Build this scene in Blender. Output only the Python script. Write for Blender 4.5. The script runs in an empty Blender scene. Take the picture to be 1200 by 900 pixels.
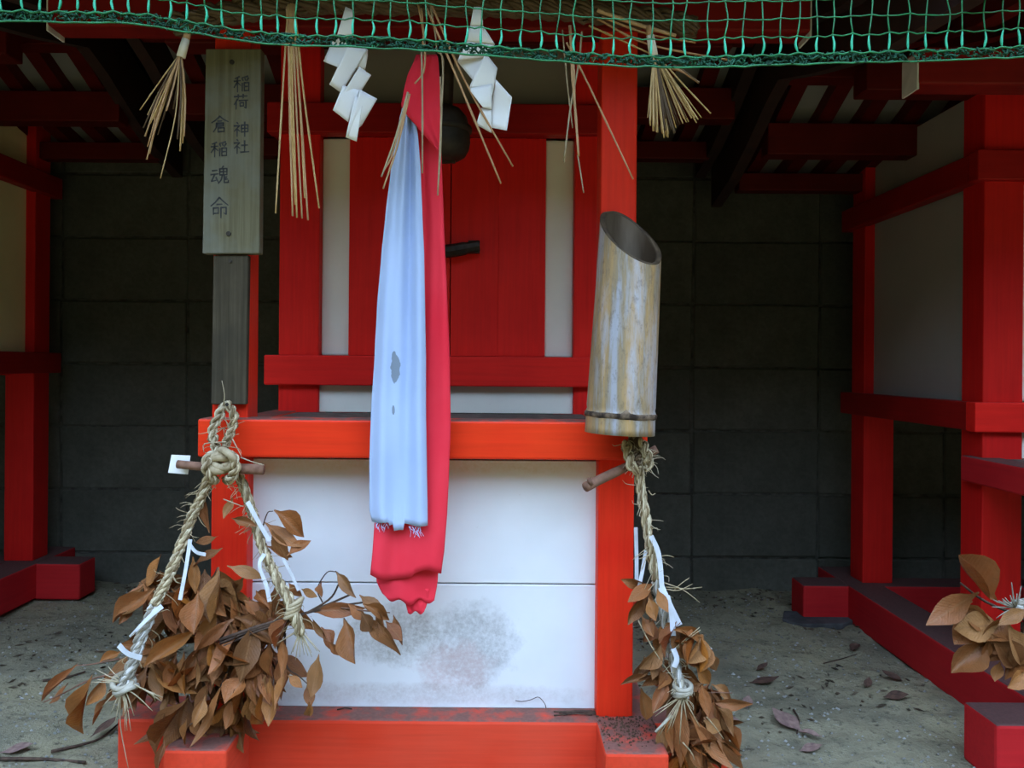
import bpy, bmesh, math, random
from mathutils import Vector, Matrix, noise

R = random.Random(7)
SC = bpy.context.scene
COL = SC.collection

# ------------------------------------------------------------------ camera
F = 1000.0                    # focal length in pixels of the 1200 x 900 frame
VX, VY = 585.0, 428.0         # where the depth lines of the shrines meet
ROLL = 0.008
cam_d = bpy.data.cameras.new('camera')
cam_d.sensor_width = 36.0
cam_d.lens = 36.0 * F / 1200.0
cam_d.shift_x = (600 - VX) / 1200.0
cam_d.shift_y = -(450 - VY) / 1200.0
cam_d.clip_start = 0.02
cam = bpy.data.objects.new('camera', cam_d)
COL.objects.link(cam)
cam.matrix_world = Matrix.Rotation(math.pi / 2, 4, 'X') @ Matrix.Rotation(ROLL, 4, 'Z')
SC.camera = cam

# ------------------------------------------------------------------ light
world = bpy.data.worlds.new('overcast_sky')
SC.world = world
world.use_nodes = True
bg = world.node_tree.nodes['Background']
bg.inputs['Color'].default_value = (0.71, 0.96, 1.38, 1)
bg.inputs['Strength'].default_value = 1.0
SC.view_settings.view_transform = 'Standard'
SC.view_settings.look = 'None'
SC.view_settings.exposure = 2.5
SC.view_settings.gamma = 1.0
SC.view_settings.use_curve_mapping = False


def W(px, py, Y):
    """World point seen at a pixel of the photograph, at depth Y."""
    u, v = px - VX, py - VY
    u2, v2 = u + ROLL * v, v - ROLL * u
    return Vector((u2 / F * Y, Y, -v2 / F * Y))


# ------------------------------------------------------------------ materials
def new_mat(name):
    m = bpy.data.materials.new(name)
    m.use_nodes = True
    nt = m.node_tree
    b = nt.nodes['Principled BSDF']
    return m, nt, b


def rgba(c):
    return (c[0], c[1], c[2], 1)


def nd(nt, t, **kw):
    n = nt.nodes.new(t)
    for k, v in kw.items():
        setattr(n, k, v)
    return n


def mix(nt, fac, a, b, blend='MIX'):
    n = nt.nodes.new('ShaderNodeMix')
    n.data_type = 'RGBA'
    n.blend_type = blend
    for sock, val in ((n.inputs[0], fac), (n.inputs[6], a), (n.inputs[7], b)):
        if hasattr(val, 'is_output'):
            nt.links.new(val, sock)
        elif isinstance(val, (int, float)):
            sock.default_value = val
        else:
            sock.default_value = rgba(val)
    return n.outputs[2]


def mathn(nt, op, a, b=0.0, c=None):
    n = nt.nodes.new('ShaderNodeMath')
    n.operation = op
    for i, val in enumerate((a, b) if c is None else (a, b, c)):
        if hasattr(val, 'is_output'):
            nt.links.new(val, n.inputs[i])
        else:
            n.inputs[i].default_value = val
    return n.outputs[0]


def coords(nt, scale=(1, 1, 1), kind='Object'):
    tc = nt.nodes.new('ShaderNodeTexCoord')
    mp = nt.nodes.new('ShaderNodeMapping')
    mp.inputs['Scale'].default_value = scale
    nt.links.new(tc.outputs[kind], mp.inputs['Vector'])
    return mp.outputs[0]


def noise_n(nt, vec, scale, detail=3, rough=0.55):
    n = nt.nodes.new('ShaderNodeTexNoise')
    n.inputs['Scale'].default_value = scale
    n.inputs['Detail'].default_value = detail
    n.inputs['Roughness'].default_value = rough
    nt.links.new(vec, n.inputs['Vector'])
    return n.outputs['Fac']


def ramp(nt, fac, stops):
    n = nt.nodes.new('ShaderNodeValToRGB')
    el = n.color_ramp.elements
    while len(el) < len(stops):
        el.new(0.5)
    for e, (p, c) in zip(el, stops):
        e.position = p
        e.color = rgba(c) if not isinstance(c, (int, float)) else (c, c, c, 1)
    nt.links.new(fac, n.inputs[0])
    return n.outputs[0]


def bump(nt, b, h, strength=0.3, dist=0.002):
    n = nt.nodes.new('ShaderNodeBump')
    n.inputs['Strength'].default_value = strength
    n.inputs['Distance'].default_value = dist
    nt.links.new(h, n.inputs['Height'])
    nt.links.new(n.outputs[0], b.inputs['Normal'])


def plain(name, c1, c2, scale=20, rough=0.7, stretch=(1, 1, 1), bmp=0.2, dist=0.001, metallic=0.0, lo=0.35, hi=0.65):
    m, nt, b = new_mat(name)
    v = coords(nt, stretch)
    f = noise_n(nt, v, scale, 4)
    col = ramp(nt, f, [(lo, c1), (hi, c2)])
    nt.links.new(col, b.inputs['Base Color'])
    b.inputs['Roughness'].default_value = rough
    b.inputs['Metallic'].default_value = metallic
    b.inputs['Specular IOR Level'].default_value = 0.3
    if bmp:
        bump(nt, b, f, bmp, dist)
    return m


def painted(name, c1, c2, axis, grain=0.35, dust=None, wear=None, rough=0.5, wear_thr=0.66, dust_lo=0.30, dust_hi=0.55):
    """Painted timber, grain running along the axis; dust has settled on upward faces."""
    m, nt, b = new_mat(name)
    s = [1.0, 1.0, 1.0]
    s['xyz'.index(axis)] = 0.045
    vg = coords(nt, s)
    g = noise_n(nt, vg, 120, 3, 0.6)
    vo = coords(nt)
    big = noise_n(nt, vo, 7, 4)
    col = ramp(nt, big, [(0.3, c1), (0.7, c2)])
    fine = noise_n(nt, vo, 160, 3)
    gd = ramp(nt, g, [(0.3, 0.78), (0.62, 1.0)])
    col = mix(nt, 0.55, col, gd, 'MULTIPLY')
    if wear:
        wn = noise_n(nt, vo, 22, 6, 0.7)
        wf = ramp(nt, wn, [(wear_thr, 0.0), (wear_thr + 0.03, 1.0)])
        col = mix(nt, wf, col, wear)
    if dust:
        geo = nd(nt, 'ShaderNodeNewGeometry')
        sp = nd(nt, 'ShaderNodeSeparateXYZ')
        nt.links.new(geo.outputs['True Normal'], sp.inputs[0])
        up = mathn(nt, 'GREATER_THAN', sp.outputs[2], 0.8)
        dn = noise_n(nt, vo, 26, 5, 0.65)
        df = ramp(nt, dn, [(dust_lo, 0.0), (dust_hi, 1.0)])
        fac = mathn(nt, 'MULTIPLY', up, df)
        dcol = mix(nt, fine, dust, tuple(x * 0.45 for x in dust))
        col = mix(nt, fac, col, dcol)
    nt.links.new(col, b.inputs['Base Color'])
    b.inputs['Roughness'].default_value = rough
    b.inputs['Specular IOR Level'].default_value = 0.12
    bump(nt, b, g, grain, 0.0012)
    return m


RED1, RED2 = (0.68, 0.020, 0.007), (0.78, 0.036, 0.010)
M = {}
for ax in 'xyz':
    M['red_' + ax] = painted('vermilion_paint_' + ax, RED1, RED2, ax, 0.6)
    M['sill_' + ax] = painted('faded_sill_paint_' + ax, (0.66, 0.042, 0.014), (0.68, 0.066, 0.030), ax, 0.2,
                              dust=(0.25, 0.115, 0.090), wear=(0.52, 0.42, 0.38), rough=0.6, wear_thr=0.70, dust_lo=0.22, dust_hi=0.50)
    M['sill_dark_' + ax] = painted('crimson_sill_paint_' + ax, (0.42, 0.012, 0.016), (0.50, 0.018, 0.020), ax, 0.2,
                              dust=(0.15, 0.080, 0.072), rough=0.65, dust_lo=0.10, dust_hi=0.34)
    M['aged_' + ax] = painted('aged_red_paint_' + ax, (0.14, 0.006, 0.005), (0.21, 0.010, 0.007), ax, 0.3)  # darker red base, used on the porch beams
    M['deepred_' + ax] = painted('old_red_paint_' + ax, (0.70, 0.013, 0.010), (0.78, 0.019, 0.012), ax, 0.3)
M['sidebeam'] = painted('duller_red_beam_paint', (0.26, 0.007, 0.006), (0.34, 0.011, 0.008), 'y', 0.3)  # shade on the side faces put into a darker red
M['oldbeam'] = painted('dulled_red_beam_paint', (0.30, 0.007, 0.006), (0.38, 0.011, 0.008), 'x', 0.3)  # shade of the upper body put into a darker red
M['side_z'] = painted('duller_red_paint', (0.56, 0.010, 0.009), (0.64, 0.015, 0.011), 'z', 0.3)
for ax in 'xy':
    M['sooty_' + ax] = painted('sooty_old_red_paint_' + ax, (0.070, 0.005, 0.004), (0.11, 0.007, 0.005), ax, 0.3)  # deep shade under the roof put into a much darker red
M['beam'] = painted('bright_vermilion_paint', (0.72, 0.030, 0.008), (0.80, 0.045, 0.010), 'x', 0.15,
                    dust=(0.20, 0.15, 0.12), wear=(0.78, 0.64, 0.58), wear_thr=0.76, rough=0.42)
M['deck'] = plain('dusty_deck_boards', (0.075, 0.06, 0.05), (0.15, 0.125, 0.10), 40, 0.9)


def white_mat(name, base=(0.74, 0.75, 0.76), dirty=(0.52, 0.50, 0.47), axis='x', stain=None):
    m, nt, b = new_mat(name)
    s = [1.0, 1.0, 1.0]
    s['xyz'.index(axis)] = 0.08
    vg = coords(nt, s)
    g = noise_n(nt, vg, 90, 3)
    vo = coords(nt)
    big = noise_n(nt, vo, 5, 4)
    col = ramp(nt, big, [(0.25, tuple(0.9 * x for x in base)), (0.6, base)])
    sp = noise_n(nt, vo, 70, 5, 0.7)
    col = mix(nt, ramp(nt, sp, [(0.70, 0.0), (0.78, 0.7)]), col, dirty)
    if stain:
        tc = nd(nt, 'ShaderNodeTexCoord')
        for (cx, cz, rx, rz, amt, scol) in stain:
            sx = nd(nt, 'ShaderNodeSeparateXYZ')
            nt.links.new(tc.outputs['Object'], sx.inputs[0])
            dx = mathn(nt, 'DIVIDE', mathn(nt, 'SUBTRACT', sx.outputs[0], cx), rx)
            dz = mathn(nt, 'DIVIDE', mathn(nt, 'SUBTRACT', sx.outputs[2], cz), rz)
            d = mathn(nt, 'ADD', mathn(nt, 'MULTIPLY', dx, dx), mathn(nt, 'MULTIPLY', dz, dz))
            n1 = noise_n(nt, vo, 28, 6, 0.7)
            e = mathn(nt, 'ADD', d, mathn(nt, 'MULTIPLY', mathn(nt, 'SUBTRACT', n1, 0.5), 2.2))
            fz = ramp(nt, e, [(0.25, amt), (1.05, 0.0)])
            n2 = noise_n(nt, vo, 130, 5, 0.75)
            fz = mathn(nt, 'MULTIPLY', fz, ramp(nt, n2, [(0.30, 0.25), (0.66, 1.0)]))
            col = mix(nt, fz, col, scol)
    nt.links.new(col, b.inputs['Base Color'])
    b.inputs['Roughness'].default_value = 0.65
    b.inputs['Specular IOR Level'].default_value = 0.25
    bump(nt, b, g, 0.12, 0.001)
    return m


M['white'] = white_mat('white_plaster_paint')
M['white_z'] = white_mat('white_board_paint_upright', axis='z', base=(0.80, 0.76, 0.66))  # warm tint of the bounce light put into the base
M['white_old'] = white_mat('yellowed_white_paint', base=(0.90, 0.78, 0.42), axis='z')  # stronger warm light on the left panel put into a lighter, yellower base
M['white_side'] = white_mat('dingy_side_panel_paint', base=(0.36, 0.33, 0.29), dirty=(0.18, 0.16, 0.14), axis='z')  # shade between the shrines put into the panel colour
M['frieze'] = white_mat('greyed_frieze_paint', base=(0.25, 0.225, 0.19), dirty=(0.12, 0.11, 0.10))  # even dark grey base for the panel under the top beam
M['soffit'] = white_mat('greyed_soffit_paint', base=(0.24, 0.235, 0.22), axis='y')  # white boards darkened to carry the shade under the roof
GS = (0.30, 0.29, 0.28)
PS = (0.55, 0.40, 0.38)
M['white_low'] = white_mat('stained_white_board', stain=[
    (0.088, 0.004, 0.085, 0.085, 0.72, GS), (0.055, -0.035, 0.075, 0.055, 0.7, PS),
    (-0.050, 0.020, 0.10, 0.060, 0.9, (0.33, 0.31, 0.28)), (0.0, -0.085, 0.34, 0.022, 0.5, (0.42, 0.36, 0.33))])
M['white_up'] = white_mat('white_board_upper', stain=[(0.0, 0.100, 0.45, 0.016, 0.8, (0.62, 0.55, 0.42))])
M['roof'] = plain('dark_roof_boards', (0.020, 0.016, 0.013), (0.035, 0.028, 0.022), 20, 0.9)
M['barge'] = plain('dark_bargeboard', (0.022, 0.010, 0.008), (0.035, 0.014, 0.010), 20, 0.85)
M['endwhite'] = plain('white_end_paint', (0.5, 0.5, 0.47), (0.6, 0.6, 0.56), 30, 0.8)
M['iron'] = plain('dark_iron', (0.020, 0.018, 0.015), (0.05, 0.04, 0.03), 60, 0.6, metallic=0.4)
M['bell'] = plain('tarnished_bronze', (0.030, 0.027, 0.022), (0.060, 0.052, 0.040), 30, 0.55, metallic=0.5)
M['oldwood'] = plain('old_brown_wood', (0.060, 0.035, 0.020), (0.11, 0.065, 0.038), 40, 0.8)


def weathered(name, c1, c2, c3):
    m, nt, b = new_mat(name)
    v = coords(nt, (1, 1, 0.03))
    g = noise_n(nt, v, 150, 4, 0.65)
    vo = coords(nt)
    big = noise_n(nt, vo, 9, 5)
    col = mix(nt, ramp(nt, g, [(0.35, 0.0), (0.65, 1.0)]), c1, c2)
    col = mix(nt, ramp(nt, big, [(0.45, 0.0), (0.70, 0.8)]), col, c3)
    nt.links.new(col, b.inputs['Base Color'])
    b.inputs['Roughness'].default_value = 0.85
    b.inputs['Specular IOR Level'].default_value = 0.2
    bump(nt, b, g, 0.5, 0.001)
    return m


M['plaque'] = weathered('silvered_plaque_wood', (0.118, 0.104, 0.058), (0.170, 0.152, 0.090), (0.165, 0.172, 0.145))
M['board'] = weathered('dark_weathered_wood', (0.040, 0.032, 0.018), (0.072, 0.058, 0.035), (0.028, 0.024, 0.016))
M['ink'] = plain('black_ink', (0.030, 0.032, 0.034), (0.055, 0.058, 0.060), 90, 0.8, bmp=0)


def block_mat():
    m, nt, b = new_mat('concrete_block')
    v = coords(nt)
    n1 = noise_n(nt, v, 6, 5, 0.6)
    n2 = noise_n(nt, v, 90, 3, 0.6)
    oi = nd(nt, 'ShaderNodeObjectInfo')
    col = ramp(nt, n1, [(0.25, (0.066, 0.066, 0.050)), (0.75, (0.128, 0.127, 0.100))])
    col = mix(nt, mathn(nt, 'MULTIPLY', oi.outputs['Random'], 0.45), col, (0.06, 0.062, 0.05))
    col = mix(nt, 0.5, col, ramp(nt, n2, [(0.3, 0.6), (0.7, 1.1)]), 'MULTIPLY')
    nt.links.new(col, b.inputs['Base Color'])
    b.inputs['Roughness'].default_value = 0.95
    b.inputs['Specular IOR Level'].default_value = 0.1
    bump(nt, b, n2, 0.5, 0.002)
    return m


M['block'] = block_mat()
M['mortar'] = plain('dark_mortar', (0.035, 0.034, 0.026), (0.09, 0.088, 0.070), 30, 0.95)


def ground_mat():
    m, nt, b = new_mat('sandy_soil')
    v = coords(nt)
    n1 = noise_n(nt, v, 3.0, 5, 0.6)
    n2 = noise_n(nt, v, 55, 5, 0.7)
    n3 = noise_n(nt, v, 14, 4, 0.6)
    n4 = noise_n(nt, v, 170, 3, 0.6)
    col = ramp(nt, n1, [(0.30, (0.17, 0.160, 0.110)), (0.5, (0.265, 0.245, 0.160)), (0.72, (0.33, 0.295, 0.175))])
    col = mix(nt, ramp(nt, n3, [(0.5, 0.0), (0.75, 0.55)]), col, (0.10, 0.10, 0.075))
    col = mix(nt, ramp(nt, n2, [(0.54, 0.0), (0.70, 0.85)]), col, (0.055, 0.050, 0.036))
    col = mix(nt, ramp(nt, n4, [(0.64, 0.0), (0.74, 0.7)]), col, (0.40, 0.41, 0.38))
    nt.links.new(col, b.inputs['Base Color'])
    b.inputs['Roughness'].default_value = 0.98
    b.inputs['Specular IOR Level'].default_value = 0.1
    h = mathn(nt, 'ADD', n2, mathn(nt, 'MULTIPLY', n4, 0.5))
    bump(nt, b, h, 0.9, 0.006)
    return m


M['ground'] = ground_mat()
M['pebble'] = plain('grey_grit', (0.15, 0.15, 0.13), (0.36, 0.36, 0.33), 9, 0.95, bmp=0)
M['fleck'] = plain('dark_litter', (0.045, 0.036, 0.024), (0.13, 0.10, 0.065), 9, 0.95, bmp=0)
M['stone'] = plain('dark_slate', (0.035, 0.036, 0.037), (0.08, 0.08, 0.08), 25, 0.9)


def straw_mat(name, c1, c2, c3):
    m, nt, b = new_mat(name)
    v = coords(nt)
    n1 = noise_n(nt, v, 45, 4, 0.7)
    oi = nd(nt, 'ShaderNodeObjectInfo')
    col = ramp(nt, n1, [(0.3, c1), (0.65, c2)])
    col = mix(nt, mathn(nt, 'MULTIPLY', oi.outputs['Random'], 0.6), col, c3)
    nt.links.new(col, b.inputs['Base Color'])
    b.inputs['Roughness'].default_value = 0.7
    bump(nt, b, noise_n(nt, v, 260, 3), 0.6, 0.001)
    return m


M['straw'] = straw_mat('golden_straw', (0.36, 0.20, 0.05), (0.58, 0.38, 0.14), (0.62, 0.46, 0.24))
M['straw_red'] = straw_mat('brown_straw', (0.34, 0.16, 0.06), (0.50, 0.28, 0.12), (0.58, 0.40, 0.22))
M['rope'] = straw_mat('pale_rope_straw', (0.21, 0.15, 0.070), (0.42, 0.33, 0.19), (0.46, 0.39, 0.26))
M['rope_grey'] = straw_mat('greyed_rope_straw', (0.22, 0.19, 0.13), (0.40, 0.36, 0.27), (0.36, 0.34, 0.29))
M['rope_old'] = straw_mat('brown_rope_straw', (0.060, 0.034, 0.014), (0.12, 0.075, 0.033), (0.09, 0.052, 0.024))
M['rope_dk'] = straw_mat('shadowed_rope_straw', (0.10, 0.065, 0.025), (0.26, 0.18, 0.085), (0.20, 0.14, 0.07))  # darker tone for some fibres of each strand
M['rope_lt'] = straw_mat('bleached_rope_straw', (0.40, 0.31, 0.16), (0.60, 0.50, 0.31), (0.58, 0.52, 0.38))
M['rope_grey_dk'] = straw_mat('dull_grey_rope_straw', (0.13, 0.11, 0.075), (0.27, 0.24, 0.18), (0.22, 0.20, 0.16))
M['rope_grey_lt'] = straw_mat('pale_grey_rope_straw', (0.38, 0.36, 0.31), (0.55, 0.53, 0.48), (0.52, 0.52, 0.50))
M['rope_old_dk'] = M['rope_old_lt'] = M['rope_old']
M['paper'] = plain('white_paper', (0.72, 0.72, 0.69), (0.80, 0.80, 0.77), 6, 0.8, bmp=0.05)
M['strip'] = plain('greyish_paper', (0.50, 0.52, 0.56), (0.62, 0.64, 0.67), 40, 0.8, bmp=0)
M['paper_wrap'] = plain('cream_paper', (0.66, 0.62, 0.48), (0.76, 0.72, 0.58), 20, 0.8)
M['stick'] = plain('brown_bark', (0.13, 0.065, 0.040), (0.24, 0.125, 0.080), 60, 0.8, (1, 1, 1), 0.5)
M['twig'] = plain('dark_twig', (0.035, 0.022, 0.015), (0.10, 0.06, 0.04), 70, 0.85)


def net_mat():
    m, nt, b = new_mat('green_net_cord')
    v = coords(nt)
    n1 = noise_n(nt, v, 40, 3)
    col = ramp(nt, n1, [(0.3, (0.006, 0.105, 0.030)), (0.7, (0.015, 0.24, 0.085))])
    nt.links.new(col, b.inputs['Base Color'])
    b.inputs['Roughness'].default_value = 0.45
    return m


M['net'] = net_mat()
M['net_teal'] = plain('teal_net_cord', (0.02, 0.36, 0.18), (0.07, 0.56, 0.34), 40, 0.4, bmp=0)
M['net_dark'] = plain('dark_net_yarn', (0.008, 0.050, 0.028), (0.016, 0.100, 0.055), 40, 0.7, bmp=0)


def leaf_mat():
    m, nt, b = new_mat('dry_brown_leaf')
    oi = nd(nt, 'ShaderNodeObjectInfo')
    col = ramp(nt, oi.outputs['Random'], [(0.0, (0.075, 0.020, 0.004)), (0.14, (0.30, 0.078, 0.009)), (0.30, (0.19, 0.040, 0.010)), (0.44, (0.37, 0.130, 0.022)),
                                          (0.58, (0.23, 0.066, 0.009)), (0.72, (0.34, 0.095, 0.022)), (0.86, (0.13, 0.042, 0.008)), (1.0, (0.44, 0.20, 0.065))])
    v = coords(nt)
    n1 = noise_n(nt, v, 3.5, 5, 0.65)
    col = mix(nt, 0.6, col, ramp(nt, n1, [(0.3, 0.45), (0.7, 1.25)]), 'MULTIPLY')
    tc = nd(nt, 'ShaderNodeTexCoord')
    sp = nd(nt, 'ShaderNodeSeparateXYZ')
    nt.links.new(tc.outputs['Object'], sp.inputs[0])
    ay = mathn(nt, 'ABSOLUTE', sp.outputs[1])
    rib = mathn(nt, 'LESS_THAN', ay, 0.03)
    col = mix(nt, mathn(nt, 'MULTIPLY', rib, 0.5), col, (0.26, 0.12, 0.05))
    geo = nd(nt, 'ShaderNodeNewGeometry')
    col = mix(nt, mathn(nt, 'MULTIPLY', geo.outputs['Backfacing'], 0.4), col, (0.22, 0.115, 0.050))
    # side veins
    wv = nd(nt, 'ShaderNodeTexWave')
    wv.inputs['Scale'].default_value = 5.0
    wv.inputs['Distortion'].default_value = 1.5
    cb = mathn(nt, 'SUBTRACT', sp.outputs[0], mathn(nt, 'MULTIPLY', ay, 0.5))
    cm = nd(nt, 'ShaderNodeCombineXYZ')
    nt.links.new(cb, cm.inputs[0])
    nt.links.new(cm.outputs[0], wv.inputs['Vector'])
    nt.links.new(col, b.inputs['Base Color'])
    b.inputs['Roughness'].default_value = 0.42
    b.inputs['Specular IOR Level'].default_value = 0.22
    bump(nt, b, mathn(nt, 'ADD', mathn(nt, 'MULTIPLY', wv.outputs['Fac'], 0.07), n1), 0.35, 0.010)
    return m


M['leaf'] = leaf_mat()
M['leaf_dark'] = plain('dark_fallen_leaf', (0.045, 0.026, 0.018), (0.12, 0.065, 0.045), 4, 0.8, bmp=0)
M['leaf_pale'] = plain('purplish_fallen_leaf', (0.14, 0.085, 0.075), (0.26, 0.17, 0.14), 4, 0.8, bmp=0)
M['leaf_grey'] = plain('silvery_dry_leaf', (0.40, 0.38, 0.36), (0.52, 0.50, 0.48), 4, 0.7, bmp=0)


def cloth_mat(name, c1, c2, spots=None):
    m, nt, b = new_mat(name)
    v = coords(nt)
    n1 = noise_n(nt, v, 6, 4)
    col = ramp(nt, n1, [(0.3, c1), (0.7, c2)])
    if spots:
        tc = nd(nt, 'ShaderNodeTexCoord')
        sp = nd(nt, 'ShaderNodeSeparateXYZ')
        nt.links.new(tc.outputs['Object'], sp.inputs[0])
        for (cx, cz, rx, rz) in spots:
            dx = mathn(nt, 'DIVIDE', mathn(nt, 'SUBTRACT', sp.outputs[0], cx), rx)
            dz = mathn(nt, 'DIVIDE', mathn(nt, 'SUBTRACT', sp.outputs[2], cz), rz)
            d = mathn(nt, 'ADD', mathn(nt, 'MULTIPLY', dx, dx), mathn(nt, 'MULTIPLY', dz, dz))
            e = mathn(nt, 'ADD', d, mathn(nt, 'MULTIPLY', mathn(nt, 'SUBTRACT', noise_n(nt, v, 90, 4), 0.5), 1.8))
            fz = ramp(nt, e, [(0.85, 1.0), (0.97, 0.0)])
            col = mix(nt, fz, col, (0.19, 0.23, 0.28))
    nt.links.new(col, b.inputs['Base Color'])
    b.inputs['Roughness'].default_value = 0.9
    b.inputs['Specular IOR Level'].default_value = 0.1
    bump(nt, b, noise_n(nt, coords(nt, (1, 1, 0.2)), 300, 2), 0.2, 0.0006)
    return m


def bamboo_mat():
    m, nt, b = new_mat('weathered_bamboo')
    v = coords(nt, (1, 1, 0.09))
    n1 = noise_n(nt, v, 38, 4, 0.6)
    n2 = noise_n(nt, coords(nt, (1, 1, 0.16)), 26, 6, 0.70)
    col = ramp(nt, n1, [(0.36, (0.30, 0.30, 0.32)), (0.46, (0.24, 0.18, 0.10)), (0.58, (0.38, 0.235, 0.09)), (0.70, (0.33, 0.325, 0.33))])
    col = mix(nt, ramp(nt, n2, [(0.50, 0.0), (0.66, 0.75)]), col, (0.38, 0.40, 0.45))
    col = mix(nt, ramp(nt, noise_n(nt, coords(nt, (1, 1, 0.5)), 130, 6, 0.75), [(0.52, 0.0), (0.72, 0.75)]), col, (0.11, 0.08, 0.055))
    nt.links.new(col, b.inputs['Base Color'])
    b.inputs['Roughness'].default_value = 0.5
    bump(nt, b, n1, 0.15, 0.001)
    return m


M['bamboo'] = bamboo_mat()
M['bamboo_rim'] = plain('dark_cut_bamboo', (0.032, 0.020, 0.010), (0.085, 0.058, 0.030), 60, 0.7)
M['bamboo_in'] = plain('stained_bamboo_inside', (0.050, 0.030, 0.014), (0.17, 0.13, 0.09), 22, 0.8, (1, 1, 0.15))
M['node_dirt'] = plain('node_scar', (0.025, 0.016, 0.010), (0.20, 0.14, 0.09), 55, 0.9, lo=0.42, hi=0.66)


# ------------------------------------------------------------------ geometry helpers
class MB:
    def __init__(self):
        self.v, self.f = [], []

    def box(self, x0, x1, y0, y1, z0, z1):
        i = len(self.v)
        self.v += [(x, y, z) for z in (z0, z1) for y in (y0, y1) for x in (x0, x1)]
        self.f += [tuple(i + k for k in q) for q in ((0, 2, 3, 1), (4, 5, 7, 6), (0, 1, 5, 4), (2, 6, 7, 3), (0, 4, 6, 2), (1, 3, 7, 5))]
        return self

    def grid(self, rows, close=False):
        i = len(self.v)
        n = len(rows[0])
        for r in rows:
            self.v += [tuple(p) for p in r]
        for a in range(len(rows) - 1):
            for b in range(n - 1 if not close else n):
                b2 = (b + 1) % n
                self.f.append((i + a * n + b, i + a * n + b2, i + (a + 1) * n + b2, i + (a + 1) * n + b))
        return self

    def tube(self, pts, r, sides=6, cap=True):
        pts = [Vector(p) for p in pts]
        n = len(pts)
        rows = []
        ref = Vector((0.13, 0.97, 0.21))
        for k, p in enumerate(pts):
            t = (pts[min(k + 1, n - 1)] - pts[max(k - 1, 0)])
            t = t.normalized() if t.length > 1e-9 else Vector((0, 0, 1))
            a = ref - t * ref.dot(t)
            if a.length < 0.05:
                a = Vector((1, 0, 0)) - t * t.x
            a.normalize()
            ref = a
            b = t.cross(a)
            rr = r[k] if isinstance(r, (list, tuple)) else r
            rows.append([p + (a * math.cos(q) + b * math.sin(q)) * rr for q in (2 * math.pi * j / sides for j in range(sides))])
        i = len(self.v)
        self.grid(rows, True)
        if cap:
            self.f.append(tuple(i + j for j in reversed(range(sides))))
            e = i + (n - 1) * sides
            self.f.append(tuple(e + j for j in range(sides)))
        return self

    def mesh(self, name, origin=(0, 0, 0), smooth=False):
        o = Vector(origin)
        me = bpy.data.meshes.new(name)
        me.from_pydata([tuple(Vector(p) - o) for p in self.v], [], self.f)
        me.validate()
        me.update()
        if smooth:
            me.polygons.foreach_set('use_smooth', [True] * len(me.polygons))
        return me


WL = {}


def link(o, loc, parent):
    COL.objects.link(o)
    loc = Vector(loc)
    WL[o.name] = loc
    if parent is not None:
        o.parent = parent
        o.location = loc - WL[parent.name]
    else:
        o.location = loc
    return o


def tag(o, label=None, cat=None, group=None, kind=None):
    if label:
        o['label'] = label
    if cat:
        o['category'] = cat
    if group:
        o['group'] = group
    if kind:
        o['kind'] = kind
    return o


def empty(name, loc, label=None, cat=None, group=None):
    o = bpy.data.objects.new(name, None)
    o.empty_display_size = 0.05
    link(o, loc, None)
    return tag(o, label, cat, group)


def obj(name, mb, mat, parent=None, origin=None, smooth=False, bevel=0, solid=0, mats=None):
    if origin is None:
        xs = [[p[i] for p in mb.v] for i in range(3)]
        origin = Vector([(min(c) + max(c)) / 2 for c in xs])
    me = mb.mesh(name, origin, smooth)
    me.materials.append(M[mat] if isinstance(mat, str) else mat)
    o = bpy.data.objects.new(name, me)
    link(o, origin, parent)
    if solid:
        s = o.modifiers.new('thickness', 'SOLIDIFY')
        s.thickness = solid
        s.offset = 0
    if bevel:
        b = o.modifiers.new('edge', 'BEVEL')
        b.width = bevel
        b.segments = 2
        b.limit_method = 'ANGLE'
    return o


def box(name, x0, x1, y0, y1, z0, z1, mat, parent=None, bevel=0.003):
    return obj(name, MB().box(x0, x1, y0, y1, z0, z1), mat, parent, bevel=bevel)


def cr(pts, n=6):
    """Catmull-Rom through the points."""
    P = [Vector(p) for p in pts]
    P = [P[0] * 2 - P[1]] + P + [P[-1] * 2 - P[-2]]
    out = []
    for i in range(1, len(P) - 2):
        for k in range(n):
            t = k / n
            out.append(0.5 * ((2 * P[i]) + (P[i + 1] - P[i - 1]) * t + (2 * P[i - 1] - 5 * P[i] + 4 * P[i + 1] - P[i + 2]) * t * t
                              + (3 * P[i] - P[i - 1] - 3 * P[i + 1] + P[i + 2]) * t ** 3))
    out.append(P[-2])
    return out


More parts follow.
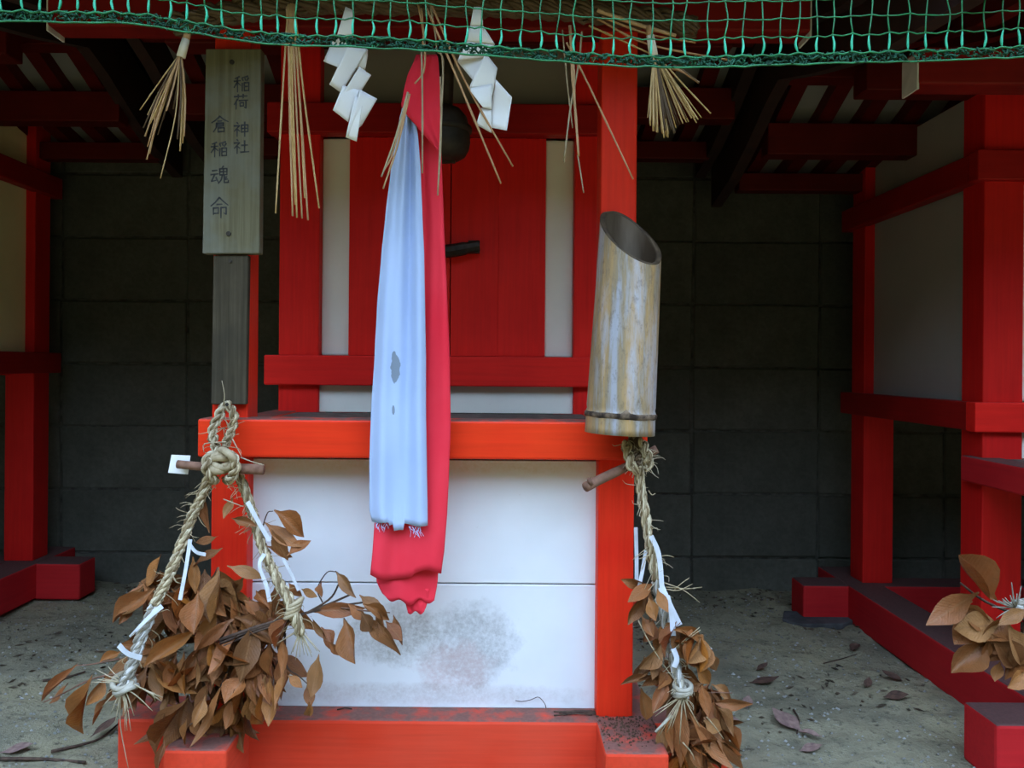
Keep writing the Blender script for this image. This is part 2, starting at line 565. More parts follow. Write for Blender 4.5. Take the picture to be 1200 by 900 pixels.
def rope_parts(parent, path, rad, pitch, mat, nstr=3, start=0.0, name='strand', n=8):
    """Twisted strands along a path, each strand a part."""
    pts = cr(path, n)
    dist = [0]
    for a, b in zip(pts, pts[1:]):
        dist.append(dist[-1] + (b - a).length)
    for s in range(nstr):
        q = []
        for k, p in enumerate(pts):
            t = (pts[min(k + 1, len(pts) - 1)] - pts[max(k - 1, 0)]).normalized()
            a = Vector((0, 1, 0)) - t * t.y
            a.normalize()
            b = t.cross(a)
            ang = start + 2 * math.pi * (s / nstr + dist[k] / pitch)
            q.append(p + (a * math.cos(ang) + b * math.sin(ang)) * rad * 0.55)
        mb = MB()
        tone = []
        nf = 7
        for f_ in range(nf):
            w = []
            rr = []
            for k, p in enumerate(q):
                t = (q[min(k + 1, len(q) - 1)] - q[max(k - 1, 0)]).normalized()
                a = (Vector((0, 1, 0)) - t * t.y).normalized()
                b = t.cross(a)
                ang = 2 * math.pi * (f_ / nf - 0.55 * dist[k] / pitch)
                jt = noise.noise(p * 70 + Vector((f_ * 7.3, s * 3.1, 0)))
                w.append(p + (a * math.cos(ang) + b * math.sin(ang)) * rad * (0.40 + 0.30 * jt))
                rr.append(rad * (0.24 + 0.05 * math.sin(f_ * 5 + k * 0.7)))
            f0 = len(mb.f)
            mb.tube(w, rr, 5)
            tone += [(f_ * 2 + s) % 3] * (len(mb.f) - f0)
        o = obj(name, mb, mat, parent, smooth=True)
        o.data.materials.append(M[mat + '_dk'])
        o.data.materials.append(M[mat + '_lt'])
        if len(o.data.polygons) == len(tone):
            o.data.polygons.foreach_set('material_index', tone)


# ------------------------------------------------------------------ the setting
GZ = -0.705


def gh(x, y):
    v = Vector((x, y, 0))
    h = 0.012 * noise.noise(v * 2.3) + 0.009 * noise.noise(v * 7) + 0.006 * noise.noise(v * 19) + 0.0035 * noise.noise(v * 37)
    return GZ + h + 0.02 * max(0, min(1, (-x - 0.7) / 0.8))


def axis_vals(lo, hi, fine_lo, fine_hi, fine, coarse):
    v = [lo]
    while v[-1] < hi - 1e-6:
        step = fine if fine_lo <= v[-1] < fine_hi else coarse
        nx = v[-1] + step
        if v[-1] < fine_lo < nx:
            nx = fine_lo
        v.append(min(nx, hi))
    return v


xs = axis_vals(-14, 14, -1.9, 1.9, 0.013, 0.5)
ys = axis_vals(0.85, 2.78, 0.85, 2.75, 0.013, 0.5)
yf = axis_vals(-14, 0.85, 50, 60, 0.5, 0.5)
gf = MB().grid([[(x, y, gh(x, y)) for x in xs] for y in yf])
tag(obj('ground', gf, plain('dry_sandy_earth', (0.15, 0.105, 0.032), (0.27, 0.19, 0.065), 5, 0.95, bmp=0.6, dist=0.01), origin=(0, 0, 0), smooth=True),
    'dry sandy earth of the clearing before the shelter', kind='structure')
g = MB().grid([[(x, y, gh(x, y)) for x in xs] for y in ys])
tag(obj('floor', g, 'ground', origin=(0, 0, 0), smooth=True), 'grey sandy soil under and between the shrines', kind='structure')

WY = 2.70
wall = box('wall_back', -4.2, 4.2, WY + 0.006, WY + 0.15, -0.85, 1.45, 'mortar', bevel=0)
tag(wall, 'dark grey concrete block wall behind the shrines', kind='structure')
bme = {}
for k in range(3):
    b = bmesh.new()
    bmesh.ops.create_cube(b, size=1)
    bmesh.ops.scale(b, vec=(0.3945, 0.10, 0.1945), verts=b.verts)
    bmesh.ops.bevel(b, geom=b.edges[:], offset=0.004, segments=1, affect='EDGES')
    for v in b.verts:
        v.co += Vector((R.uniform(-1, 1), 0, R.uniform(-1, 1))) * 0.0012
    me = bpy.data.meshes.new('block')
    b.to_mesh(me)
    b.free()
    me.materials.append(M['block'])
    bme[k] = me
for r in range(-4, 6):
    for c in range(-11, 9):
        xc = 0.813 + 0.4 * c
        zc = -0.1025 + 0.2 * r
        if zc < -0.85 or zc > 1.4:
            continue
        o = bpy.data.objects.new('block', bme[(r * 3 + c) % 3])
        link(o, (xc + R.uniform(-.003, .003), WY + 0.05 + R.uniform(-.003, .003), zc + R.uniform(-.002, .002)), wall)
tag(box('wall_left', -4.3, -4.15, -0.2 + 1.3, 2.85, -0.85, 1.45, 'block', bevel=0), 'block end wall of the shelter', kind='structure')
tag(box('wall_right', 4.0, 4.15, -0.2 + 1.3, 2.85, -0.85, 1.45, 'block', bevel=0), 'block end wall of the shelter', kind='structure')
EAVE_Y, EAVE_Z = 0.96, 0.85
cl = MB()
cl.grid([[(-4.3, EAVE_Y, EAVE_Z + 0.02), (4.15, EAVE_Y, EAVE_Z + 0.02)], [(-4.3, 2.9, 1.30), (4.15, 2.9, 1.30)]])
tag(obj('ceiling', cl, 'roof', solid=0.03), 'dark board roof of the shelter over the row of shrines', kind='structure')
tag(box('trim_1', -4.3, 4.15, EAVE_Y - 0.02, EAVE_Y + 0.03, EAVE_Z - 0.06, EAVE_Z, 'barge'), 'dark eave board along the front of the shelter roof', kind='structure')


# unseen evergreen screen added behind the camera to block the low sky
hb = MB()
rows = []
for k in range(0, 121):
    a = math.radians(168 + 204 * k / 120)
    row = []
    for (d, z) in ((0, -0.8), (0.1, 0.6), (0.0, 1.8), (0.25, 2.9), (0.8, 3.7), (1.5, 4.1), (2.4, 3.6), (2.8, -0.8)):
        n_ = noise.noise(Vector((math.cos(a) * 9, math.sin(a) * 9, z * 0.9)))
        rr = 7.5 + d + 0.35 * n_
        row.append((rr * math.cos(a), rr * math.sin(a) + 1.2, z + (0.35 * n_ if z > 0 else 0)))
    rows.append(row)
hb.grid(rows)
tag(obj('hedge', hb, plain('evergreen_foliage', (0.012, 0.022, 0.008), (0.04, 0.065, 0.022), 3, 0.9, bmp=0.6, dist=0.05), origin=(0, 0, 0), smooth=True),
    'tall dark evergreen hedge around the clearing before the shrines', 'hedge')


# ------------------------------------------------------------------ shrines
def roof_z(y):
    pts = [(1.10, 0.640), (1.46, 0.676), (1.75, 0.745), (1.95, 0.800), (2.05, 0.772), (2.20, 0.712), (2.36, 0.660), (2.56, 0.622)]
    if y <= pts[0][0]:
        return pts[0][1]
    for (a, za), (b, zb) in zip(pts, pts[1:]):
        if y <= b:
            return za + (zb - za) * (y - a) / (b - a)
    return pts[-1][1]


def profile_mesh(ylist, dy, dz, x0, x1, lo, hi):
    """A strip following the roof curve from x0 to x1, lo..hi above the rafter line."""
    mb = MB()
    rows = []
    for y in ylist:
        z = roof_z(y) + dz
        rows.append([(x0, y + dy, z + lo), (x1, y + dy, z + lo), (x1, y + dy, z + hi), (x0, y + dy, z + hi)])
    mb.grid(rows, True)
    n = len(mb.v)
    mb.f.append((3, 2, 1, 0))
    mb.f.append((n - 4, n - 3, n - 2, n - 1))
    return mb


def build_shrine(cx, dy, sz, dz, label, full):
    """cx centre, dy depth shift, sz top of the sills, dz height shift of all above the deck."""
    s = empty('shrine', (cx, 1.5 + dy, sz - 0.10), label, 'shrine', 'red wooden shrines in a row')
    g0 = sz - 0.105
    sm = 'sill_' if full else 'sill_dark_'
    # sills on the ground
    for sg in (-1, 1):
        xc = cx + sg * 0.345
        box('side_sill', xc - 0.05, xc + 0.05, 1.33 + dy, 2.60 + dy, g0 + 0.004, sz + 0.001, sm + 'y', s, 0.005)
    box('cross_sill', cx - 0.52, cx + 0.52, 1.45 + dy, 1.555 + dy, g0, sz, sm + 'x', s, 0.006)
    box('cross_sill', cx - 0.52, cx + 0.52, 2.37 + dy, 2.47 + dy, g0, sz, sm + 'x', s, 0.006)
    # porch posts and the porch beam
    for sg in (-1, 1):
        xc = cx - 0.005 + sg * 0.3335
        box('porch_post', xc - 0.031, xc + 0.031, 1.47 + dy, 1.532 + dy, sz, 0.66 + dz, 'red_z', s, 0.003)
    kb = box('porch_beam', cx - 0.655, cx + 0.655, 1.462 + dy, 1.522 + dy, 0.576 + dz, 0.640 + dz, 'aged_x', s, 0.004)
    for sg in (-1, 1):
        x = cx + sg * 0.655
        box('beam_end', x - 0.002, x + 0.002, 1.464 + dy, 1.520 + dy, 0.568 + dz, 0.632 + dz, 'endwhite', kb, 0.001)
    # deck
    box('front_rail', cx - 0.380, cx + 0.375, 1.43 + dy, 1.50 + dy, -0.158 + dz, -0.0935 + dz, 'beam', s, 0.004)
    for sg in (-1, 1):
        xc = cx + sg * 0.3335
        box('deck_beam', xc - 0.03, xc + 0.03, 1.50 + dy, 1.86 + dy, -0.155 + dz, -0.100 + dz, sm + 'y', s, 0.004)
    nb = 4
    for k in range(nb):
        y0 = 1.50 + 0.31 * k / nb
        box('deck_board', cx - 0.302, cx + 0.302, y0 + dy + 0.001, y0 + 0.31 / nb + dy - 0.001, -0.120 + dz, -0.1025 + dz, 'deck', s, 0.002)
    # white boards between the porch posts
    if full:
        x0, x1 = W(291, 600, 1.508).x, W(703, 600, 1.508).x
        zm = W(600, 684.5, 1.506).z
        b1 = box('lower_board', x0, x1, 1.506, 1.524, sz, zm - 0.0012, 'white_low', s, 0.0015)
        b2 = box('upper_board', x0, x1, 1.507, 1.524, zm + 0.0012, -0.168, 'white_up', s, 0.0015)
    # body
    by = 1.81 + dy
    hw = 0.3555
    pw = 0.085
    legs = []
    for sg in (-1, 1):
        for yy in (by, 2.40 + dy):
            xa = cx + 0.012 + sg * (hw - pw / 2)
            box('body_post', xa - pw / 2, xa + pw / 2, yy, yy + pw, sz, 0.76 + dz, 'deepred_z' if full else 'side_z', s, 0.003)
    cb = cx + 0.012
    zn0, zn1 = -0.045 + dz, 0.018 + dz           # lower tie beam
    zu0, zu1 = 0.486 + dz, 0.550 + dz            # upper tie beam
    for (za, zb_, ex) in ((zn0, zn1, 0.026), (zu0, zu1, 0.024)):
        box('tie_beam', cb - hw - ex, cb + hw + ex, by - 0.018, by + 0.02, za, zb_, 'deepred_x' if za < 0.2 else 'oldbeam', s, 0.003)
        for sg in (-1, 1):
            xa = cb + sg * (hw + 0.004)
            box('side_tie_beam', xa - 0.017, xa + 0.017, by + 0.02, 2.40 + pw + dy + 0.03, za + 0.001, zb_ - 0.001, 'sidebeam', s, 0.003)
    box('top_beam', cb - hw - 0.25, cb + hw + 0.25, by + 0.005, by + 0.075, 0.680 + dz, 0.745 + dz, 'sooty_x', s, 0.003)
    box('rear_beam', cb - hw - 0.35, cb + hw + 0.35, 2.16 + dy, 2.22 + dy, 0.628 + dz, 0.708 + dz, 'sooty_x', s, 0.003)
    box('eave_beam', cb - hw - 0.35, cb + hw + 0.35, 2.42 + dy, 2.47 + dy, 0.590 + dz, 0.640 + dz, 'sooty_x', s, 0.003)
    yi = by + 0.035
    xi = hw - pw
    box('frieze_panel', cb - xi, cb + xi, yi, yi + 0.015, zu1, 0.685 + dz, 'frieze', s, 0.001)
    box('sill_panel', cb - xi, cb + xi, by + 0.012, by + 0.03, -0.1025 + dz, zn0, 'white_z', s, 0.001)
    for sg in (-1, 1):
        xa = cb + sg * (xi - 0.031)
        box('side_light_panel', xa - 0.031, xa + 0.031, by + 0.028, by + 0.045, zn1, zu0, 'white_z', s, 0.004)
    # doors
    dx = 0.210
    for sg in (-1, 1):
        xa0, xa1 = (cb - dx, cb + 0.006) if sg < 0 else (cb + 0.008, cb + dx)
        d = box('door', xa0, xa1, by + 0.018, by + 0.044, zn1, zu0, 'deepred_z', s, 0.002)
        n = 2
        for k in range(n):
            w = (xa1 - xa0) / n
            box('plank', xa0 + w * k + 0.0002, xa0 + w * (k + 1) - 0.0002, by + 0.014, by + 0.022, zn1 + 0.001, zu0 - 0.001, 'deepred_z', d, 0.0004)
        if full and sg > 0:
            z = W(540, 293, by).z
            lt = MB()
            xl0, xl1 = W(512, 293, by).x, W(561, 293, by).x
            pts = [(xl0, by - 0.004, z - 0.004), (xl0 + 0.03, by - 0.008, z - 0.003), (xl1 - 0.03, by - 0.008, z + 0.002), (xl1, by - 0.004, z + 0.009)]
            lt.tube(cr(pts, 5), [0.009] * 3 + [0.014] * 8 + [0.012] * 5, 8)
            lt.box(xl1 - 0.022, xl1 + 0.002, by - 0.006, by + 0.016, z - 0.006, z + 0.020)
            obj('latch', lt, 'iron', d)
    # side walls and back wall of the body
    for sg in (-1, 1):
        xa = cb + sg * (hw - 0.035)
        for (za, zb_) in ((zn1 - 0.03, zu0 + 0.02), (zu1 - 0.02, 0.70 + dz)):
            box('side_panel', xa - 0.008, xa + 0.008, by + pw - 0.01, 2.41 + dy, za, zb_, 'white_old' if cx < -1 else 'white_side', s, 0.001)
    box('rear_panel', cb - xi, cb + xi, 2.44 + dy, 2.455 + dy, zn0, 0.70 + dz, 'white', s, 0.001)
    box('body_floor', cb - xi - 0.02, cb + xi + 0.02, by + 0.03, 2.44 + dy, zn0 - 0.005, zn0 + 0.012, 'deepred_x', s, 0.001)
    # roof
    yl = [1.10, 1.28, 1.46, 1.60, 1.75, 1.86, 1.95, 2.05, 2.12, 2.20, 2.28, 2.36, 2.46, 2.56]
    rx = 0.735
    rf = obj('roof', profile_mesh(yl, dy, dz, cx - rx, cx + rx, 0.052, 0.095), 'roof', s)
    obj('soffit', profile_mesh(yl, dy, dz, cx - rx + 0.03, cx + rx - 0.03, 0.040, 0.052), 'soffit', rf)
    me = None
    nr = 13
    for k in range(nr):
        x = cx - rx + 0.085 + (2 * rx - 0.17) * k / (nr - 1)
        if me is None:
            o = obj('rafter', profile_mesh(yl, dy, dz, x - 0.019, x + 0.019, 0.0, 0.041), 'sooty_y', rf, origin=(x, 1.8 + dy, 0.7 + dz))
            me = o.data
        else:
            link(bpy.data.objects.new('rafter', me), (x, 1.8 + dy, 0.7 + dz), rf)
    for sg in (-1, 1):
        x = cx + sg * (rx - 0.012)
        obj('bargeboard', profile_mesh(yl, dy, dz, x - 0.015, x + 0.015, -0.055, 0.10), 'barge', rf)
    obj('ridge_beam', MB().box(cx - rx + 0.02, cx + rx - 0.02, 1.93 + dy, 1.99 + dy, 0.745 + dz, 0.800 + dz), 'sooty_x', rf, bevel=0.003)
    return s


build_shrine(-0.125, 0.0, -0.605, 0.0, 'middle red shrine with white boards below its porch rail and cloth hung before it', True)
build_shrine(-1.730, 0.10, -0.585, 0.010, 'red shrine cut off by the left edge, post and sill crossing showing', False)
build_shrine(1.370, 0.0, -0.605, -0.088, 'red shrine at the right edge with large white side panels', False)

# flat stone under the crossing of the right shrine
st = MB()
c = W(958, 732, 2.36)
c.z = gh(c.x, c.y)
ang = [(-0.10, -0.01), (-0.06, -0.055), (0.05, -0.05), (0.10, -0.01), (0.08, 0.06), (-0.07, 0.07)]
i0 = 0
st.v = [(c.x + a, c.y + b, c.z - 0.02) for a, b in ang] + [(c.x + a, c.y + b, c.z + 0.014) for a, b in ang]
st.f = [tuple(range(5, -1, -1)), tuple(range(6, 12))] + [(k, (k + 1) % 6, 6 + (k + 1) % 6, 6 + k) for k in range(6)]
tag(obj('flat_stone', st, 'stone', bevel=0.003), 'dark flat stone under the sill crossing of the right shrine', 'stone')

# ------------------------------------------------------------------ cloth before the middle shrine
CY = 1.385
ws = cloth_mat('white_cotton', (0.36, 0.46, 0.66), (0.42, 0.52, 0.72),
               [(W(464, 430, CY).x, W(464, 432, CY).z, 0.0075, 0.024), (W(462, 418, CY).x, W(462, 418, CY).z, 0.004, 0.010),
                (W(461.5, 481, CY).x, W(461.5, 481, CY).z, 0.0025, 0.008)])
rs = cloth_mat('red_cotton', (0.72, 0.026, 0.046), (0.80, 0.046, 0.070))


def cloth(name, rows, Y, mat, parent, folds, nx=40, ny=60, ragged=0.0, seed=0, bottom=None, thick=0.0012):
    ys_ = [r[0] for r in rows]
    out = []
    for k in range(ny + 1):
        t = k / ny
        y = ys_[0] + (ys_[-1] - ys_[0]) * t
        for (a, b) in zip(rows, rows[1:]):
            if a[0] <= y <= b[0]:
                q = (y - a[0]) / (b[0] - a[0])
                q2 = q * q * (3 - 2 * q) * 0.3 + q * 0.7
                xl, xr = a[1] + (b[1] - a[1]) * q2, a[2] + (b[2] - a[2]) * q2
                break
        row = []
        for j in range(nx + 1):
            u = j / nx
            yy = y
            if bottom and t > 0.85:
                yy = y + bottom(u) * (t - 0.85) / 0.15
            d = 0
            for (freq, ph, amp, shift) in folds:
                d += amp * math.sin(2 * math.pi * (freq * u + ph + shift * t))
            d += 0.0035 * noise.noise(Vector((u * 4 + seed, t * 5, seed)))
            row.append(W(xl + (xr - xl) * u, yy, Y + d))
        out.append(row)
    return obj(name, MB().grid(out), mat, parent, origin=(0, 0, 0), smooth=True, solid=thick)


ct = empty('bell_cloth', W(497, 64, CY), 'long white and red cloth strips hanging from the straw rope before the doors', 'cloth')
cloth('white_cloth', [(124, 472, 482), (140, 468, 487), (160, 464, 490), (200, 458, 493), (250, 452, 495), (300, 447, 497), (360, 442, 498),
                      (420, 439, 499), (480, 435, 499), (540, 433, 500), (600, 433, 501), (615, 436, 501)], CY - 0.004, ws, ct,
      [(1.6, 0.1, 0.0065, 0.3), (2.9, 0.4, 0.003, -0.2)], 48, 70, seed=1,
      bottom=lambda u: (8 if 0.38 < u < 0.58 else 0) + 2 * math.sin(u * 9) - (4 if u < 0.3 else 0))
cloth('red_cloth', [(64, 488, 512), (90, 478, 514), (130, 474, 516), (200, 480, 518), (260, 482, 520), (350, 480, 524), (420, 474, 527), (500, 462, 528),
                    (560, 446, 526), (600, 440, 524), (640, 437, 521), (672, 434, 517)], CY + 0.012, rs, ct,
      [(1.3, 0.55, 0.005, 0.2), (2.5, 0.1, 0.002, 0.4)], 44, 70, seed=5,
      bottom=lambda u: 9 * math.exp(-((u - 0.30) / 0.22) ** 2) - (2 if u > .6 else 0) + 2 * math.sin(u * 14))
cloth('red_lining', [(640, 442, 516), (680, 441, 513), (705, 452, 509)], CY + 0.024, rs, ct, [(1.1, 0.2, 0.003, 0.1)], 30, 14, seed=8,
      bottom=lambda u: 8 * math.sin(min(1, u * 1.4) * 2.4) - 6 + (3 * math.sin(u * 16)))
cloth('red_tail', [(690, 472, 503), (706, 475, 501), (718, 478, 497)], CY + 0.030, rs, ct, [(0.6, 0.2, 0.003, 0.1)], 16, 8, seed=11,
      bottom=lambda u: 2 * math.sin(u * 10))
cloth('red_flap', [(66, 494, 513), (74, 484, 514), (90, 477, 515), (108, 473, 516), (124, 470, 516), (136, 478, 517), (150, 490, 517), (165, 503, 517), (177, 513, 517)],
      CY - 0.016, rs, ct, [(1.0, 0.35, 0.004, 0.15)], 30, 30, seed=3)
fr = MB()
for (x, y) in ((441, 612), (446, 613), (452, 612), (482, 617), (486, 618), (490, 617), (493, 617)):
    for q in range(3):
        a = W(x + R.uniform(-3, 3), y, CY - 0.004)
        b = W(x + R.uniform(-6, 6), y + R.uniform(5, 13), CY - 0.008)
        fr.tube([a, (a + b) / 2 + Vector((R.uniform(-.003, .003), -.002, 0)), b], 0.00035, 4)
tag(obj('frayed_hem', fr, ws, ct), kind='stuff')

# bell behind the cloth
bc = W(520, 158, 1.60)
bl = empty('shrine_bell', bc, 'dark round bell hanging behind the cloth, band around its middle', 'bell')


def lathe(prof, n=28):
    mb = MB()
    mb.grid([[(bc.x + r * math.cos(2 * math.pi * j / n), bc.y + r * math.sin(2 * math.pi * j / n), bc.z + z) for j in range(n)] for r, z in prof], True)
    return mb


obj('body', lathe([(0.0005, 0.056), (0.012, 0.055), (0.030, 0.048), (0.043, 0.033), (0.0475, 0.016), (0.049, 0.0), (0.050, -0.015), (0.0475, -0.028),
                   (0.041, -0.040), (0.028, -0.048), (0.012, -0.051), (0.0005, -0.052)]), 'bell', bl, smooth=True)
obj('band', lathe([(0.046, 0.016), (0.0525, 0.014), (0.0535, 0.009), (0.0525, 0.004), (0.047, 0.002)]), 'bell', bl, smooth=True)
obj('slot', MB().box(bc.x - 0.022, bc.x + 0.022, bc.y - 0.004, bc.y + 0.004, bc.z - 0.0530, bc.z - 0.0455), 'iron', bl)
obj('hanging_cord', MB().tube([bc + Vector((0, 0, 0.05)), bc + Vector((0.002, -0.01, 0.12)), bc + Vector((0, -0.02, 0.30))], 0.017, 10), 'iron', bl, smooth=True)

# ------------------------------------------------------------------ plaque and board on the left post
def slab(name, quad, y0, y1, mat, parent=None, bevel=0.0015):
    mb = MB()
    a = [W(x, y, y0) for x, y in quad]
    mb.v = [tuple(p) for p in a] + [(p.x, y1, p.z) for p in a]
    n = len(quad)
    mb.f = [tuple(range(n)), tuple(range(2 * n - 1, n - 1, -1))] + [(k, n + k, n + (k + 1) % n, (k + 1) % n) for k in range(n)]
    return obj(name, mb, mat, parent, bevel=bevel)


PY = 1.447
pe = empty('name_plaque', W(270, 297, PY), 'tall silvered wooden plaque lettered in two ink columns on the left post', 'plaque')
slab('panel', [(241, 57), (306, 57), (304, 297), (237, 297)], PY, 1.470, 'plaque', pe, 0.002)
KAN = {
    'ina': [[(38, 6), (12, 16)], [(6, 32), (44, 30)], [(26, 14), (26, 96)], [(26, 36), (6, 68)], [(27, 40), (44, 58)], [(88, 6), (52, 14)], [(54, 20), (60, 32)],
            [(70, 18), (73, 30)], [(90, 16), (80, 34)], [(54, 46), (54, 92)], [(66, 44), (66, 92)], [(66, 44), (92, 44), (92, 92)], [(66, 66), (92, 66)], [(66, 90), (92, 90)]],
    'ri': [[(8, 18), (92, 18)], [(34, 6), (34, 30)], [(66, 6), (66, 30)], [(30, 34), (8, 66)], [(20, 54), (20, 96)], [(38, 44), (96, 44)], [(46, 58), (46, 80)],
           [(46, 58), (68, 58), (68, 80)], [(46, 78), (68, 78)], [(84, 44), (84, 92), (74, 86)]],
    'jin': [[(24, 4), (32, 14)], [(6, 26), (40, 26), (8, 60)], [(25, 46), (25, 96)], [(28, 50), (42, 62)], [(52, 24), (52, 70)], [(52, 24), (92, 24), (92, 70)],
            [(52, 46), (92, 46)], [(52, 68), (92, 68)], [(72, 4), (72, 98)]],
    'ja': [[(24, 4), (32, 14)], [(6, 26), (40, 26), (8, 60)], [(25, 46), (25, 96)], [(28, 50), (42, 62)], [(52, 44), (90, 44)], [(71, 14), (71, 88)], [(46, 88), (98, 88)]],
    'ku': [[(50, 4), (26, 26), (4, 40)], [(50, 4), (72, 24), (96, 38)], [(38, 32), (62, 32)], [(32, 44), (70, 44), (70, 62)], [(32, 53), (70, 53)], [(32, 62), (70, 62)],
           [(32, 44), (30, 70), (14, 94)], [(40, 72), (40, 97)], [(40, 72), (74, 72), (74, 97)], [(40, 94), (74, 94)]],
    'ta': [[(12, 24), (38, 22)], [(4, 44), (44, 42)], [(24, 46), (8, 80), (40, 74)], [(32, 60), (44, 86)], [(72, 2), (62, 14)], [(52, 16), (52, 50)],
           [(52, 16), (90, 16), (90, 50)], [(52, 32), (90, 32)], [(52, 48), (90, 48)], [(71, 16), (71, 48)], [(66, 50), (60, 74), (44, 94)],
           [(76, 50), (76, 90), (98, 90), (98, 78)], [(88, 58), (80, 74), (94, 72)]],
    'mi': [[(50, 4), (28, 26), (4, 42)], [(50, 4), (72, 24), (96, 42)], [(36, 36), (64, 36)], [(18, 52), (18, 82)], [(18, 52), (44, 52), (44, 80)], [(18, 77), (44, 77)],
           [(58, 52), (58, 100)], [(58, 52), (86, 52), (86, 84), (74, 78)]],
}


def glyph(key, x0, x1, y0, y1):
    mb = MB()
    for stroke in KAN[key]:
        p = [(x0 + (x1 - x0) * (a / 100), y0 + (y1 - y0) * (b / 100) - 1.2 * (a / 100)) for a, b in stroke]
        n = len(p)
        for k in range(n - 1):
            (ax, ay), (bx, by) = p[k], p[k + 1]
            L = math.hypot(bx - ax, by - ay) or 1
            nx, ny = -(by - ay) / L, (bx - ax) / L
            w0 = 0.95 if k == 0 else 0.75
            w1 = 0.55 if k == n - 2 else 0.75
            ex, ey = (bx - ax) / L * 0.35, (by - ay) / L * 0.35
            yq = PY - 0.0006
            q = [W(ax + nx * w0 - ex, ay + ny * w0 - ey, yq), W(bx + nx * w1 + ex, by + ny * w1 + ey, yq),
                 W(bx - nx * w1 + ex, by - ny * w1 + ey, yq), W(ax - nx * w0 - ex, ay - ny * w0 - ey, yq)]
            i = len(mb.v)
            mb.v += [tuple(v) for v in q] + [(v.x, PY + 0.0003, v.z) for v in q]
            mb.f += [(i, i + 1, i + 2, i + 3)] + [(i + a, i + 4 + a, i + 4 + (a + 1) % 4, i + (a + 1) % 4) for a in range(4)]
    obj('lettering', mb, 'ink', pe)


glyph('ina', 273, 293, 89, 109)
glyph('ri', 273, 291, 110, 129)
glyph('jin', 273, 292, 143, 161)
glyph('ja', 273, 292, 163, 181)
glyph('ku', 247, 268, 136, 156)
glyph('ina', 246, 267, 166, 185)
glyph('ta', 246, 268, 195, 217)
glyph('mi', 246, 268, 231, 256)
for (x, y) in ((272, 73), (268, 274)):
    c = W(x, y, PY)
    sc = MB().tube([c + Vector((0, 0.004, 0)), c + Vector((0, -0.002, 0))], 0.0042, 10)
    so = obj('screw', sc, 'iron', pe)
be = empty('narrow_board', W(268, 475, 1.456), 'narrow dark weathered board nailed to the left post below the plaque', 'board')
slab('panel', [(250, 299), (291, 299), (288, 474), (247, 474)], 1.454, 1.470, 'board', be, 0.002)
c = W(270, 306, 1.453)
obj('nail', MB().tube([c + Vector((0, 0.004, 0)), c + Vector((0, -0.002, 0))], 0.003, 8), 'iron', be)

# ------------------------------------------------------------------ bamboo tube on the right post
BY = 1.372
bot, top = W(726, 508, BY), W(739, 278, BY)
be = empty('bamboo_vase', bot, 'weathered bamboo tube cut on the slant and hung on the right post', 'vase')
axis = (top - bot)
H = axis.length
ad = axis.normalized()
e1 = (Vector((1, 0, 0)) - ad * ad.x).normalized()
e2 = ad.cross(e1)            # points to the back
NS = 48
R0, R1 = 0.0560, 0.0500


def bamboo_ring(h, rr):
    return [bot + ad * h + (e1 * math.cos(a) + e2 * math.sin(a)) * rr for a in (2 * math.pi * j / NS for j in range(NS))]


def cut_h(a):
    return H - 0.046 * math.cos(a + math.radians(58))


def cut_ring(rr, dh=0.0):
    return [bot + ad * (cut_h(a) + dh) + (e1 * math.cos(a) + e2 * math.sin(a)) * rr for a in (2 * math.pi * j / NS for j in range(NS))]


def rad(h):
    r = R0 + (R1 - R0) * h / H
    d = (h - 0.031)
    r += 0.0020 * math.exp(-(d / 0.004) ** 2) - 0.0010 * math.exp(-((h - 0.039) / 0.003) ** 2)
    return r


hs = [0, 0.010, 0.020, 0.024, 0.027, 0.031, 0.035, 0.039, 0.044, 0.055, 0.09, 0.14, 0.19, 0.235]
bb = MB()
bb.grid([bamboo_ring(h, rad(h)) for h in hs] + [cut_ring(R1 + 0.0006)], True)
bb.f.append(tuple(range(NS - 1, -1, -1)))
obj('culm', bb, 'bamboo', be, origin=bot, smooth=True)
obj('inner_wall', MB().grid([cut_ring(R1 - 0.0074), bamboo_ring(0.2, R1 - 0.0076), bamboo_ring(0.1, R1 - 0.0076), bamboo_ring(0.05, R1 - 0.0076), bamboo_ring(0.05, 0.001)], True), 'bamboo_in', be, origin=bot, smooth=True)
rim = MB().grid([cut_ring(R1 + 0.0007, -0.002), cut_ring(R1 + 0.0009, 0.0012), cut_ring(R1 - 0.0072, 0.0012), cut_ring(R1 - 0.0076, -0.003)], True)
obj('cut_rim', rim, 'bamboo_rim', be, smooth=True)
nr_ = MB()
rows = []
for h, ex in ((0.0255, 0.0002), (0.0275, 0.0012), (0.0325, 0.0014), (0.0345, 0.0002)):
    rows.append([bot + ad * (h + 0.0012 * noise.noise(Vector((math.cos(a) * 5, math.sin(a) * 5, h * 200))) + 0.007 * math.exp(-((((a - 4.72 + math.pi) % (2 * math.pi)) - math.pi) / 0.09) ** 2) * (h > 0.03))
                 + (e1 * math.cos(a) + e2 * math.sin(a)) * (rad(h) + ex) for a in (2 * math.pi * j / NS for j in range(NS))])
obj('node_scar', nr_.grid(rows, True), 'node_dirt', be, smooth=True)

# ------------------------------------------------------------------ straw rope across the porch, papers and tassels
SY = 1.375
sr = empty('sacred_straw_rope', W(520, 6, SY), 'thick brown straw rope stretched across the porch behind the net', 'rope')
path = [W(x, y, SY) for x, y in ((205, 30), (265, 16), (340, 6), (430, 3), (520, 6), (610, 8), (690, 14), (760, 22), (815, 34))]
rope_parts(sr, path, 0.017, 0.085, 'rope_old', 3, n=12)


